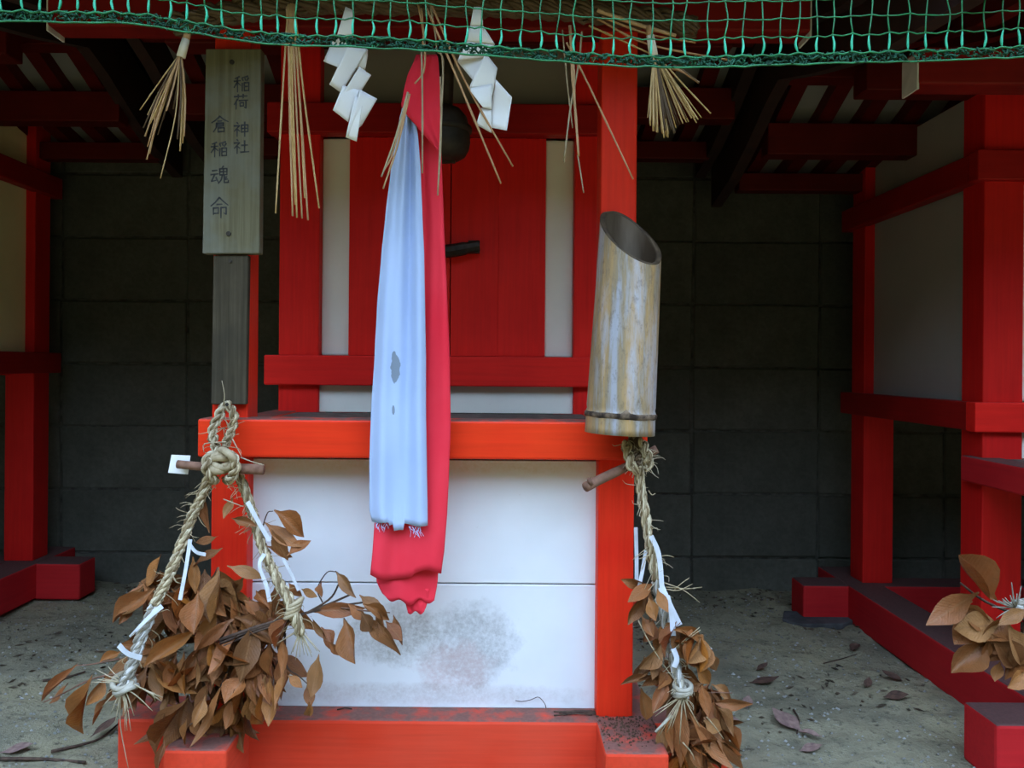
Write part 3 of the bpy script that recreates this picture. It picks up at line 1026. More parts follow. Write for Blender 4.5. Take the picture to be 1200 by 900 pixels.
def shide(label, pieces, Y):
    e = empty('folded_paper_streamer', W(pieces[0][0][0][0], pieces[0][0][0][1], Y), label, 'paper', 'zigzag paper streamers')
    for quad, d0, d1 in pieces:
        # quad corners: top-left, top-right, bottom-right, bottom-left; d0 depth on the left, d1 on the right
        n = 8
        rows = []
        for k in range(n + 1):
            t = k / n
            row = []
            for j in range(n + 1):
                u = j / n
                x = (quad[0][0] * (1 - u) + quad[1][0] * u) * (1 - t) + (quad[3][0] * (1 - u) + quad[2][0] * u) * t
                y = (quad[0][1] * (1 - u) + quad[1][1] * u) * (1 - t) + (quad[3][1] * (1 - u) + quad[2][1] * u) * t
                row.append(W(x, y, Y + d0 * (1 - u) + d1 * u + 0.004 * math.sin(math.pi * t) * (1 if d0 > d1 else -1)))
            rows.append(row)
        obj('paper_fold', MB().grid(rows), 'paper', e, smooth=True, solid=0.0005)
    return e


shide('zigzag white paper streamer left of the hanging cloth', [
    ([(405, 8), (414, 12), (413, 42), (394, 44)], 0.0, 0.0),
    ([(392, 42), (414, 42), (402, 81), (379, 72)], 0.012, 0.002),
    ([(408, 52), (431, 58), (400, 109), (386, 99)], -0.006, 0.004),
    ([(431, 58), (431, 66), (428, 82), (417, 80)], 0.006, 0.012),
    ([(421, 78), (435, 88), (420, 112), (390, 129)], -0.010, 0.002),
    ([(402, 100), (422, 106), (408, 143), (390, 129)], -0.012, -0.006),
    ([(422, 105), (442, 116), (424, 147), (407, 160)], -0.018, -0.004),
    ([(416, 112), (426, 116), (418, 166), (405, 161)], -0.016, -0.014)], 1.335)
shide('zigzag white paper streamer right of the hanging cloth', [
    ([(555, 8), (565, 8), (566, 30), (551, 30)], 0.0, 0.0),
    ([(551, 30), (566, 30), (580, 52), (545, 48)], 0.0, 0.002),
    ([(545, 48), (580, 52), (570, 66), (536, 72)], 0.0, 0.004),
    ([(536, 72), (570, 62), (570, 70), (554, 94)], 0.006, 0.004),
    ([(569, 62), (583, 80), (577, 112), (549, 104)], -0.004, 0.004),
    ([(549, 104), (577, 98), (576, 128), (566, 126)], -0.010, -0.002),
    ([(564, 126), (576, 126), (576, 156), (558, 146)], -0.004, 0.002),
    ([(580, 92), (600, 114), (594, 153), (573, 149)], 0.002, -0.006)], 1.325)


def straw(parent, pts, r=0.0017, mat='straw', name='straw', Y=None, taper=0.75):
    p = [W(*q) if len(q) == 3 else W(q[0], q[1], Y) for q in pts]
    c = cr(p, 5)
    n = len(c)
    rr = []
    for k in range(n):
        v = r * (1 - (1 - taper) * k / n)
        if k in (n // 3, 2 * n // 3):
            v *= 1.25
        rr.append(v)
    return obj(name, MB().tube(c, rr, 6), mat, parent, smooth=True)


# broom-like tassels with a paper wrap
def wrapped(label, wrap, fan, Y, mats):
    e = empty('straw_tassel', W(wrap[0][0], wrap[0][1], Y), label, 'tassel', 'straw tassels hanging from the rope')
    a, b = W(wrap[0][0], wrap[0][1], Y), W(wrap[1][0], wrap[1][1], Y)
    up = (a - b).normalized()
    obj('stalk_top', MB().tube([a + up * 0.016, a + up * 0.006, a], [0.004, 0.0055, 0.006], 10), 'straw_red', e, smooth=True)
    obj('paper_wrap', MB().tube([a, (a + b) / 2, b], [0.0062, 0.0068, 0.0072], 14), 'paper_wrap', e, smooth=True)
    for (x1, y1, dY, bend) in fan:
        x0 = wrap[1][0] + (x1 - wrap[1][0]) * 0.05
        mx, my = (x0 + x1) / 2 + bend, (wrap[1][1] + y1) / 2 - abs(bend) * 0.3
        straw(e, [(x0, wrap[1][1] - 2, Y), (mx, my, Y + dY * 0.6), (x1, y1, Y + dY)], R.uniform(0.0011, 0.0018), R.choice(mats))
    return e


fan = [(164, 129, 0, -1), (173, 135, .01, -1), (176, 145, -.01, 0), (170, 160, .015, -3), (173, 172, 0, -3), (175, 180, .01, -4), (172, 187, -.01, -3), (178, 165, -.012, -2),
       (183, 150, .02, 0), (188, 209, -.008, 6), (185, 158, .012, 1), (191, 140, .018, 0), (208, 163, -.005, 2), (211, 177, .004, 2), (214, 168, .01, 3), (216, 160, -.006, 3),
       (217, 140, .012, 2), (195, 130, -.015, 1), (203, 128, .02, 1), (180, 140, -.006, -1), (168, 150, -.002, -2)]
wrapped('straw tassel with a cream paper collar left of the plaque', ((218, 46), (212, 67)), fan, 1.36, ['straw', 'straw', 'straw_red', 'rope_old'])
fan = []
for k in range(34):
    t = k / 33
    fan.append((760 + 57 * t + R.uniform(-3, 3), 150 + 9 * math.sin(math.pi * min(1, t * 1.4)) - 18 * max(0, t - 0.55) + R.uniform(-7, 3), R.uniform(-.025, .03), R.uniform(-1, 1)))
fan += [(759, 138, 0, 0), (833, 133, 0, 0), (822, 138, .01, 0), (780, 139, -.01, 0), (819, 97, -.02, 4)]
wrapped('broom-shaped straw tassel with cream collar right of the right post', ((762, 42), (766, 66)), fan, 1.345, ['straw', 'straw', 'straw', 'rope_old'])


def loose(label, straws, Y, mats, top):
    e = empty('straw_tassel', W(top[0], top[1], Y), label, 'tassel', 'straw tassels hanging from the rope')
    for s_ in straws:
        straw(e, [(q[0], q[1], Y + (q[2] if len(q) > 2 else 0)) for q in s_[0]], s_[1], R.choice(mats))
    return e


loose('long thin straw tassel between the plaque and the left paper streamer', [
    ([(338, 5), (333, 80), (323, 250)], .0017), ([(340, 5), (339, 100), (343, 253)], .0020), ([(341, 4), (343, 110), (348, 255)], .0019),
    ([(342, 5), (347, 120), (354, 256)], .0017), ([(343, 4), (351, 110), (361, 258)], .0019), ([(345, 5), (356, 110), (374, 244)], .0018),
    ([(339, 5), (341, 120), (346, 240)], .0016), ([(344, 5), (353, 150), (357, 232)], .0015), ([(336, 8), (338, 60), (341, 150)], .0017)], 1.35, ['straw', 'straw_red'], (341, 5))
loose('straw tassel whose stalks straddle the red and white cloth', [
    ([(494, 10), (498, 62), (496, 85), (486, 98)], .0017), ([(494, 60), (495, 110), (495, 203)], .0017), ([(512, 60), (519, 72), (517, 140), (513, 229)], .0018),
    ([(478, 108), (464, 160), (447, 207)], .0018), ([(480, 110), (466, 170), (449, 221)], .0018), ([(516, 90), (517, 160), (514, 215)], .0014),
    ([(478, 115), (460, 180), (450, 200)], .0013), ([(490, 5), (496, 40), (494, 62)], .0016), ([(504, 4), (510, 40), (512, 60)], .0016)], 1.345, ['straw_red', 'rope'], (498, 10))
loose('two slanting straws beside the right paper streamer', [
    ([(500, 10), (535, 90), (587, 215)], .0020), ([(505, 4), (545, 95), (601, 195)], .0019)], 1.315, ['straw_red', 'straw_red'], (505, 8))
loose('sparse spread straw tassel hanging beside the right porch post', [
    ([(668, 30), (671, 90), (675, 140), (678, 183)], .0026), ([(682, 37), (678, 75), (668, 130), (661, 190)], .0017), ([(659, 35), (665, 100), (671, 150)], .0014),
    ([(664, 50), (690, 100), (742, 210)], .0018), ([(677, 182), (680, 200), (684, 226)], .0014), ([(667, 30), (672, 70), (674, 120)], .0016)], 1.355, ['rope', 'straw_red', 'rope'], (668, 25))
loose('bundle of straws lying slantwise behind the net at the right post', [
    ([(700, 12), (745, 28), (792, 42)], .0038), ([(705, 20), (760, 40), (815, 50)], .0019), ([(700, 22), (760, 52), (858, 71)], .0019), ([(690, 30), (730, 48), (760, 62)], .0018),
    ([(780, 78), (800, 84), (819, 97)], .0024)], 1.36, ['straw', 'straw_red'], (730, 22))

# ------------------------------------------------------------------ green net
NY = 1.16
edge = [(-160, 30), (-60, 26), (0, 25), (60, 26), (130, 26), (175, 30), (220, 38), (300, 50), (360, 54), (420, 55), (480, 58), (540, 63), (600, 68), (640, 71), (720, 77), (800, 79), (860, 78),
        (920, 76), (1000, 73), (1100, 71), (1200, 67), (1300, 62), (1380, 58)]


def edge_y(x):
    for (a, ya), (b, yb) in zip(edge, edge[1:]):
        if a <= x <= b:
            return ya + (yb - ya) * (x - a) / (b - a)
    return 60


ne = empty('green_net', W(600, -40, NY), 'green square-mesh net with a bunched hem hanging across the top', 'net')


def nety(x):
    return NY + 0.012 * math.sin(x * 0.013) + 0.006 * math.sin(x * 0.041 + 1)


low, teal, cords = MB(), MB(), []
xsn = [-150 + 21.7 * k + R.uniform(-2.5, 2.5) for k in range(70)]
rows_off = [0, 20.5, 42, 63, 84, 105, 126]
jit = {}
for i, x in enumerate(xsn):
    base = edge_y(x) - 13
    pts = []
    for r_, off in enumerate(rows_off):
        jx = R.uniform(-2, 2) * min(1.6, 0.6 + 0.25 * r_)
        jit[i, r_] = (x + jx + off * 0.02, base - off + R.uniform(-1.3, 1.3))
        pts.append(jit[i, r_])
    p3 = [W(a, b, nety(a)) for a, b in pts]
    mid = [W((pts[0][0] + pts[1][0]) / 2 + R.uniform(-2.5, 2.5), (pts[0][1] + pts[1][1]) / 2, nety(x)), ]
    teal.tube(cr([p3[0], mid[0], p3[1]], 4), [0.0009, .0014, .0019, .0020, .0019, .0017, .0015, .0012, .0010], 5)
    low.tube(cr(p3[1:], 3), 0.00115, 5)
for r_, off in enumerate(rows_off):
    pts = []
    for i in range(len(xsn)):
        a, b = jit[i, r_]
        pts.append(W(a, b, nety(a) - 0.0008))
        if i < len(xsn) - 1:
            c_, d_ = jit[i + 1, r_]
            pts.append(W((a + c_) / 2, (b + d_) / 2 + (2.2 if r_ < 2 else 1.0), nety(a) - 0.0005))
    if r_ == 0:
        obj('hem_cord', MB().tube(cr(pts, 2), 0.0014, 5), 'net', ne, smooth=True)
    else:
        low.tube(cr(pts, 2), 0.00105, 5)
pts = [W(*jit[i, 6], nety(jit[i, 6][0])) for i in range(len(xsn))]
obj('top_cord', MB().tube(cr(pts, 2), 0.0022, 6), 'net', ne, smooth=True)
for i in range(2, len(xsn), 6):
    p = pts[i]
    obj('tie', MB().tube([p, p + Vector((0.002, 0.0, 0.04)), Vector((p.x, p.y, 0.625))], 0.0014, 5), 'net', ne, smooth=True)
tag(obj('mesh', low, 'net', ne, smooth=True), kind='stuff')
tag(obj('hem_loops', teal, 'net_teal', ne, smooth=True), kind='stuff')
pts = [W(x, edge_y(x) + R.uniform(-0.8, 0.8), nety(x) - 0.001) for x in range(-150, 1360, 14)]
obj('hem_cord', MB().tube(cr(pts, 3), 0.0014, 5), 'net', ne, smooth=True)
dk, gk = MB(), MB()
for k in range(1500):
    x = R.uniform(-150, 1350)
    y = edge_y(x) - R.uniform(0.5, 12.5)
    dx_, dy_ = R.uniform(-11, 11), R.uniform(-5, 5)
    yy = nety(x)
    p = [W(x, y, yy + R.uniform(0, .008)), W(x + dx_ * .5 + R.uniform(-4, 4), min(max(y + dy_, edge_y(x) - 13), edge_y(x)), yy + R.uniform(-.003, .01)), W(x + dx_, min(max(y - dy_ * .6, edge_y(x) - 13), edge_y(x)), yy + R.uniform(0, .008))]
    (gk if k % 7 == 0 else dk).tube(cr(p, 3), 0.00055 if k % 7 == 0 else R.uniform(0.0008, 0.0016), 4)
tag(obj('hem_yarn', dk, 'net_dark', ne, smooth=True), kind='stuff')
tag(obj('hem_thread', gk, 'net', ne, smooth=True), kind='stuff')

# ------------------------------------------------------------------ leaves
def leaf_mesh(k):
    r = random.Random(100 + k)
    fold = r.uniform(0.3, 1.3)
    curl = r.uniform(-0.5, 0.6)
    twist = r.uniform(-1.3, 1.3)
    wave = r.uniform(0.02, 0.09)
    roll = r.uniform(-0.4, 0.9)
    cup = r.uniform(-0.5, 1.6)
    hook = r.uniform(-0.5, 0.7)
    nx = 7
    rows = []
    for i in range(nx + 1):
        t = i / nx
        if i == 0:
            w = 0.025
        else:
            tt = (t - 1 / nx * 0.6) / (1 - 0.6 / nx)
            w = 0.5 * max(0.0, math.sin(math.pi * tt ** 0.9)) ** 1.05 if i < nx else 0.006
            w = max(w, 0.006)
        row = []
        for s in (-1, -0.5, 0, 0.5, 1):
            y = s * w
            z = abs(y) * fold * 0.6 + roll * 0.5 * y * abs(s) + wave * 0.5 * math.sin(t * 9 + s * 2) * abs(s)
            z += cup * abs(y) * abs(s) * (0.4 + t)
            a = twist * (t - 0.4)
            y2 = y * math.cos(a) - z * math.sin(a)
            z2 = y * math.sin(a) + z * math.cos(a)
            row.append((t, y2, z2 * 0.5 + curl * (t * t) * 0.6 + hook * max(0, t - 0.6) ** 2 * 1.6))
        rows.append(row)
    me = MB().grid(rows).mesh('leaf', smooth=True)
    me.materials.append(M['leaf'])
    return me


LEAVES = [leaf_mesh(k) for k in range(20)]
LEAF_ALT = {}


def place_leaf(p0, p1, width, roll, parent, var=None, mat=None, name='leaf', nhint=None):
    var = R.randrange(len(LEAVES)) if var is None else var
    me = LEAVES[var]
    if mat:
        if (var, mat) not in LEAF_ALT:
            m2 = me.copy()
            m2.materials[0] = M[mat]
            LEAF_ALT[var, mat] = m2
        me = LEAF_ALT[var, mat]
    d = p1 - p0
    L = d.length
    x = d.normalized()
    nh = nhint or Vector((0, -1, 0.25))
    z = nh - x * nh.dot(x)
    if z.length < 0.05:
        z = Vector((0, 0, 1)) - x * x.z
    z.normalize()
    y = z.cross(x)
    rot = Matrix((x, y, z)).transposed() @ Matrix.Rotation(roll, 3, 'X')
    o = bpy.data.objects.new(name, me)
    link(o, p0, parent)
    o.rotation_euler = rot.to_euler()
    o.scale = (L, width, L * 0.8)
    return o


def leaf(parent, bx, by_, tx, ty, w, Y, dY=0.0, roll=None, mat=None, var=None):
    p0, p1 = W(bx, by_, Y), W(tx, ty, Y + dY)
    rl = R.uniform(-0.8, 0.8) if roll is None else roll
    return place_leaf(p0, p1 + (p1 - p0) * 0.10, w * Y / F * 1.08, rl, parent, var, mat)


def stem(parent, pts, r0, r1, mat='twig', name='stem'):
    c = cr([W(*p) for p in pts], 5)
    n = len(c)
    return obj(name, MB().tube(c, [r0 + (r1 - r0) * k / (n - 1) for k in range(n)], 6), mat, parent, smooth=True)


def branch(label, base, grp):
    return empty('dried_branch', W(*base), label, 'branch', grp)


GL = 'dried branches tied into the left rope'
# main mass
b1 = branch('dried brown branch with leaves heaped at the foot of the left post', (272, 745, 1.40), GL)
stem(b1, [(345, 722, 1.37), (300, 738, 1.38), (262, 755, 1.39), (230, 775, 1.38), (205, 800, 1.36)], .0036, .0018)
stem(b1, [(290, 735, 1.38), (270, 780, 1.36), (245, 830, 1.34), (222, 850, 1.33)], .0022, .0010)
stem(b1, [(262, 760, 1.39), (250, 720, 1.40), (245, 690, 1.39), (255, 665, 1.38)], .0022, .0010)
main = [
    (257, 664, 263, 720, 27, -.02), (286, 676, 268, 698, 14, 0), (226, 652, 229, 692, 13, -.01), (240, 667, 240, 696, 17, 0), (232, 695, 228, 739, 27, -.035),
    (233, 735, 184, 776, 19, -.03), (256, 715, 235, 750, 16, -.03), (300, 692, 316, 715, 14, -.01), (322, 688, 321, 714, 13, -.01), (286, 703, 303, 720, 14, -.01),
    (298, 727, 283, 793, 28, -.045), (283, 733, 254, 787, 27, -.04), (316, 752, 317, 792, 20, -.03), (266, 789, 247, 860, 15, -.05), (288, 791, 266, 822, 26, -.04),
    (290, 812, 302, 850, 17, -.03), (297, 794, 306, 817, 18, -.03), (245, 764, 231, 803, 18, -.03), (246, 797, 232, 833, 14, -.03), (328, 723, 302, 741, 15, -.02),
    (207, 765, 197, 808, 13, -.02), (216, 763, 217, 811, 19, -.03), (230, 765, 241, 800, 16, -.03), (199, 811, 191, 844, 13, -.03), (222, 817, 175, 875, 15, -.05),
    (219, 843, 217, 871, 18, -.05), (225, 834, 239, 862, 14, -.04), (193, 866, 185, 902, 9, -.06), (169, 742, 186, 780, 20, 0), (157, 784, 193, 809, 22, -.01),
    (261, 642, 228, 664, 15, -.01), (266, 663, 306, 677, 14, -.01), (220, 693, 188, 713, 14, -.01), (189, 649, 178, 684, 20, 0), (181, 689, 133, 726, 22, -.02),
    (256, 628, 229, 639, 10, 0), (236, 576, 246, 620, 13, .01), (273, 583, 263, 606, 10, .01), (300, 742, 290, 772, 18, -.02), (262, 770, 250, 800, 16, -.04), (205, 745, 196, 775, 16, -.01),
    (270, 700, 285, 735, 20, -.01), (312, 790, 299, 830, 16, -.03), (275, 815, 268, 850, 15, -.04), (200, 770, 175, 800, 14, -.01), (240, 815, 226, 850, 14, -.04),
]
for (a, b, c_, d_, w, dd) in main:
    leaf(b1, a, b, c_, d_, w, 1.385 + dd, R.uniform(-.03, .01))
# fill behind
poly = [(145, 770), (165, 705), (215, 665), (290, 668), (330, 695), (335, 760), (328, 835), (285, 845), (235, 858), (175, 835)]


def inside(x, y, pl):
    r = False
    for (x1, y1), (x2, y2) in zip(pl, pl[1:] + pl[:1]):
        if (y1 > y) != (y2 > y) and x < (x2 - x1) * (y - y1) / (y2 - y1) + x1:
            r = not r
    return r


def whorls(parent, pl, n, per, xr, yr, Lr, wr, Yr):
    k = 0
    while k < n:
        x, y = R.uniform(*xr), R.uniform(*yr)
        if not inside(x, y, pl):
            continue
        Y = R.uniform(*Yr)
        mid = R.gauss(92, 22)
        for q in range(per):
            a = math.radians(mid + (q - (per - 1) / 2) * R.uniform(18, 34) + R.uniform(-8, 8))
            L = R.uniform(*Lr)
            x0, y0 = x + R.uniform(-5, 5), y - 22 + R.uniform(-5, 5)
            leaf(parent, x0, y0, x0 + math.cos(a) * L, y0 + math.sin(a) * L, R.uniform(*wr), Y + R.uniform(-.012, .012), R.uniform(-.045, .02), R.uniform(-1.2, 1.2))
        k += 1


whorls(b1, poly, 27, 5, (145, 335), (660, 855), (40, 64), (15, 24), (1.36, 1.42))
# right spray
b2 = branch('dried branch spraying right in front of the white boards', (345, 722, 1.36), GL)
for dy_, r in ((0, .0030), (4, .0024), (9, .0020)):
    stem(b2, [(258, 750 + dy_, 1.345), (300, 735 + dy_ * .6, 1.335), (345, 722 + dy_ * .3, 1.335), (385, 712 - dy_, 1.35), (425 - dy_ * 3, 706 - dy_ * 2.6, 1.34)], r, .0016)
stem(b2, [(378, 706, 1.35), (372, 690, 1.35), (383, 671, 1.345), (394, 670, 1.34)], .0012, .0008)
stem(b2, [(400, 712, 1.345), (430, 716, 1.34), (457, 718, 1.335)], .0014, .0008, 'stick')
for (a, b, c_, d_, w) in [(403, 724, 420, 770, 24), (364, 717, 423, 713, 17), (364, 722, 383, 746, 12), (385, 751, 402, 768, 13), (441, 726, 468, 763, 17), (461, 720, 471, 752, 12),
                          (423, 717, 435, 738, 17), (393, 669, 416, 698, 14), (377, 681, 377, 699, 11), (353, 690, 368, 699, 10), (421, 697, 444, 719, 17), (338, 683, 353, 698, 12),
                          (441, 713, 452, 735, 15), (432, 722, 448, 752, 16), (408, 708, 425, 726, 14), (340, 720, 322, 756, 15), (376, 735, 391, 758, 15), (452, 728, 470, 748, 16), (425, 708, 455, 724, 13)]:
    leaf(b2, a, b, c_, d_, w, R.uniform(1.325, 1.35), R.uniform(-.02, .01))
# hanging tips below
b3 = branch('dried drooping leaf sprig below the knot of the right rope leg', (336, 752, 1.35), GL)
stem(b3, [(334, 742, 1.36), (336, 780, 1.35), (350, 792, 1.345), (362, 803, 1.34)], .0016, .0008)
stem(b3, [(334, 745, 1.36), (322, 790, 1.35), (318, 820, 1.345)], .0014, .0008)
for (a, b, c_, d_, w) in [(330, 746, 337, 787, 16), (317, 790, 318, 844, 20), (334, 784, 325, 829, 13), (337, 791, 353, 804, 11), (374, 766, 366, 812, 18), (360, 801, 363, 826, 12), (362, 822, 363, 840, 10),
                          (327, 770, 330, 805, 14), (308, 800, 310, 842, 14)]:
    leaf(b3, a, b, c_, d_, w, R.uniform(1.325, 1.35), R.uniform(-.02, .01))
# upper right sprig
b4 = branch('small dried sprig beside the white paper strip on the right rope leg', (312, 640, 1.37), GL)
stem(b4, [(318, 655, 1.375), (308, 625, 1.37), (313, 602, 1.365), (320, 599, 1.36)], .0013, .0007)
for (a, b, c_, d_, w) in [(321, 598, 355, 625, 20), (310, 612, 345, 643, 17), (336, 652, 362, 635, 15), (318, 620, 334, 655, 17), (271, 607, 298, 616, 10), (312, 640, 340, 652, 12)]:
    leaf(b4, a, b, c_, d_, w, R.uniform(1.35, 1.37), R.uniform(-.02, .01))
# left spray
b5 = branch('thin dried sprig reaching left over the bare soil', (140, 790, 1.36), GL)
stem(b5, [(205, 800, 1.36), (150, 790, 1.355), (110, 795, 1.345), (75, 812, 1.335), (51, 823, 1.33)], .0018, .0010, 'stick')
stem(b5, [(140, 772, 1.36), (110, 778, 1.35), (88, 780, 1.34)], .0013, .0008, 'stick')
for (a, b, c_, d_, w) in [(92, 777, 54, 818, 12), (109, 790, 87, 857, 21), (124, 792, 102, 823, 14), (128, 815, 110, 847, 15), (142, 763, 119, 776, 11), (150, 800, 140, 830, 14), (164, 795, 160, 830, 14),
                          (80, 800, 68, 822, 10)]:
    leaf(b5, a, b, c_, d_, w, R.uniform(1.32, 1.345), R.uniform(-.02, .01))

# right cluster
GR = 'dried branches tied into the right rope'
b6 = branch('dried leafy branch hanging at the foot of the right rope', (795, 800, 1.40), GR)
stem(b6, [(770, 690, 1.43), (785, 750, 1.42), (798, 805, 1.41), (815, 850, 1.39), (830, 900, 1.37)], .0032, .0014)
stem(b6, [(800, 820, 1.40), (830, 812, 1.40), (858, 812, 1.40)], .0013, .0007, 'stick')
rc = [(776, 752, 753, 784, 16), (778, 767, 758, 791, 15), (755, 769, 747, 798, 15), (767, 791, 731, 802, 10), (751, 806, 756, 840, 16), (782, 791, 767, 833, 15), (798, 821, 798, 889, 19),
      (798, 760, 823, 776, 12), (832, 765, 840, 786, 14), (822, 801, 830, 834, 14), (832, 811, 838, 838, 12), (808, 835, 838, 897, 16), (844, 868, 868, 903, 14), (822, 845, 848, 867, 12),
      (773, 850, 778, 878, 14), (815, 868, 838, 905, 16), (800, 737, 806, 747, 10), (760, 700, 768, 725, 15), (765, 725, 757, 752, 14), (770, 690, 778, 715, 13), (815, 780, 832, 800, 15),
      (805, 800, 815, 838, 16), (785, 835, 790, 880, 15), (795, 870, 806, 905, 16), (830, 830, 845, 862, 14), (764, 740, 780, 760, 14), (752, 722, 764, 745, 13)]
for (a, b, c_, d_, w) in rc:
    leaf(b6, a, b, c_, d_, w, R.uniform(1.345, 1.40), R.uniform(-.02, .01))
leaf(b6, 801, 755, 832, 760, 11, 1.37, 0, 0.2, 'leaf_grey')
pr = [(752, 700), (775, 700), (800, 745), (830, 765), (845, 800), (842, 850), (850, 895), (800, 900), (775, 850), (755, 800)]
whorls(b6, pr, 22, 5, (750, 850), (695, 900), (26, 46), (10, 17), (1.36, 1.44))

# right edge cluster
b7 = branch('dried leafy sprig entering from the right edge before the right shrine', (1205, 715, 1.42), 'dried branch of the right shrine')
stem(b7, [(1125, 683, 1.39), (1150, 702, 1.40), (1180, 716, 1.41), (1235, 735, 1.42), (1270, 690, 1.43)], .0018, .0032)
for (a, b, c_, d_, w, dd) in [(1169, 706, 1106, 656, 27, -.02), (1147, 694, 1086, 728, 24, -.02), (1118, 714, 1162, 728, 20, 0), (1173, 731, 1128, 737, 28, -.01), (1158, 748, 1117, 784, 26, 0),
                              (1161, 743, 1184, 778, 24, -.025), (1181, 731, 1193, 775, 22, -.03), (1172, 775, 1167, 797, 12, -.02), (1203, 785, 1183, 804, 15, -.03), (1204, 713, 1172, 731, 13, -.03),
                              (1158, 748, 1154, 771, 10, -.01), (1200, 740, 1208, 785, 22, -.02), (1210, 745, 1225, 800, 24, -.01), (1220, 740, 1245, 790, 22, 0), (1225, 720, 1265, 750, 22, 0),
                              (1165, 740, 1148, 760, 18, .01), (1190, 765, 1197, 800, 16, 0), (1150, 722, 1122, 752, 24, .005), (1175, 738, 1160, 772, 22, .005), (1140, 705, 1110, 712, 16, .005), (1185, 722, 1150, 748, 20, -.005), (1196, 742, 1178, 792, 20, .005), (1230, 730, 1240, 690, 20, 0)]:
    leaf(b7, a, b, c_, d_, w * 1.2, 1.40 + dd, R.uniform(-.02, .01), R.uniform(-.2, .2))


# ------------------------------------------------------------------ ropes with knots, sticks and paper strips
def frays(parent, specs, mat='rope', r=0.0009):
    mb = MB()
    for pts in specs:
        c = cr([W(*p) for p in pts], 3)
        mb.tube(c, [r * (1 - 0.6 * k / len(c)) for k in range(len(c))], 4)
    return tag(obj('frayed_straw', mb, mat, parent, smooth=True), kind='stuff')


def random_frays(path, n, spread, ln):
    out = []
    pts = cr([W(*p) for p in path], 6)
    for k in range(n):
        p = R.choice(pts)
        q = Vector((R.uniform(-1, 1), R.uniform(-1, 0.1), R.uniform(-1, .4))).normalized()
        a = p + q * spread
        b = a + q * R.uniform(.3, 1) * ln + Vector((0, 0, -R.uniform(0, .4) * ln))
        out.append((p, (a + b) / 2 + Vector((R.uniform(-.004, .004),) * 3), b))
    return out


def frays3(parent, specs, mat='rope', r=0.0007):
    mb = MB()
    for pts in specs:
        c = cr(pts, 3)
        mb.tube(c, [r * (1 - 0.6 * k / len(c)) for k in range(len(c))], 4)
    return tag(obj('frayed_straw', mb, mat, parent, smooth=True), kind='stuff')


RY = 1.385
rp = empty('straw_rope_garland', W(266, 474, 1.44), 'twisted pale straw rope knotted in a loop on the left post, two legs spreading', 'rope', 'straw rope garlands')
rope_parts(rp, [W(266, 474, 1.42), W(257, 486, 1.405), W(249, 503, 1.40), W(252, 520, 1.39), W(259, 536, 1.385)], 0.0074, 0.030, 'rope', 2, name='loop_strand')
rope_parts(rp, [W(266, 474, 1.42), W(274, 484, 1.405), (W(272, 503, 1.40)), W(265, 520, 1.39), W(262, 536, 1.385)], 0.0074, 0.030, 'rope', 2, 1.0, name='loop_strand')
# knot: coils
for q, (cx_, cy_, rr, tilt, ph) in enumerate([(262, 541, 0.0175, 0.25, 0), (263, 540, 0.0115, -0.2, 1), (260, 543, 0.0150, 0.5, 2), (265, 537, 0.019, -0.5, 3)]):
    cpt = W(cx_, cy_, 1.368)
    pts = []
    for k in range(25):
        a = 2 * math.pi * k / 24 * 1.15 + ph
        pts.append(cpt + Vector((math.cos(a) * rr, -0.004 * q + 0.008 * math.sin(2 * a + ph), math.sin(a) * rr * 0.72)) + Vector((0, math.cos(a) * rr * tilt, 0)))
    obj('knot_coil', MB().tube(pts, 0.0062, 7), 'rope', rp, smooth=True)
for (x, s_) in ((243, -1), (275, 1)):
    pts = [W(x + 10 * -s_ * .6, 533, 1.37), W(x, 538, 1.352), W(x + s_ * 1, 550, 1.349), W(x + 5 * -s_, 561, 1.357), W(x + 9 * -s_, 562, 1.385)]
    rope_parts(rp, pts, 0.0072, 0.03, 'rope', 2, name='knot_loop')
lp = [(246, 555, 1.385), (238, 578, 1.385), (224, 608, 1.38), (212, 640, 1.37), (198, 675, 1.355), (181, 710, 1.34), (166, 745, 1.325), (158, 770, 1.32), (150, 790, 1.315), (143, 806, 1.315)]
rope_parts(rp, [W(*p) for p in lp[:6]], 0.0078, 0.036, 'rope', 3, name='leg_strand')
rope_parts(rp, [W(*p) for p in lp[5:]], 0.0084, 0.038, 'rope_grey', 3, 1.4, name='leg_strand')
rl = [(280, 556, 1.385), (290, 582, 1.385), (297, 606, 1.38), (306, 636, 1.37), (317, 662, 1.36), (329, 686, 1.345), (339, 704, 1.335), (345, 722, 1.33), (352, 742, 1.335)]
rope_parts(rp, [W(*p) for p in rl[:5]], 0.0076, 0.036, 'rope', 3, 0.5, name='leg_strand')
rope_parts(rp, [W(*p) for p in rl[4:]], 0.0082, 0.038, 'rope', 3, 1.7, name='leg_strand')
cpt = W(342, 715, 1.335)
for q in range(4):
    pts = [cpt + Vector((0.010 * math.cos(a) + 0.002 * q, 0.012 * math.sin(a), -0.006 + 0.006 * q + 0.006 * math.cos(a))) for a in (2 * math.pi * k / 18 for k in range(20))]
    obj('binding', MB().tube(pts, 0.0035, 6), 'rope', rp, smooth=True)
cpt = W(143, 806, 1.315)
for q in range(3):
    pts = [cpt + Vector((0.014 * math.cos(a) + 0.004 * q, 0.012 * math.sin(a), 0.010 - 0.007 * q + 0.008 * math.sin(a + q))) for a in (2 * math.pi * k / 18 for k in range(20))]
    obj('binding', MB().tube(pts, 0.0045, 6), 'rope_grey', rp, smooth=True)
frays3(rp, random_frays(lp, 60, 0.012, 0.022) + random_frays(rl, 70, 0.012, 0.024) + random_frays([(262, 480, 1.39), (262, 540, 1.375), (262, 560, 1.375)], 36, 0.016, 0.03))
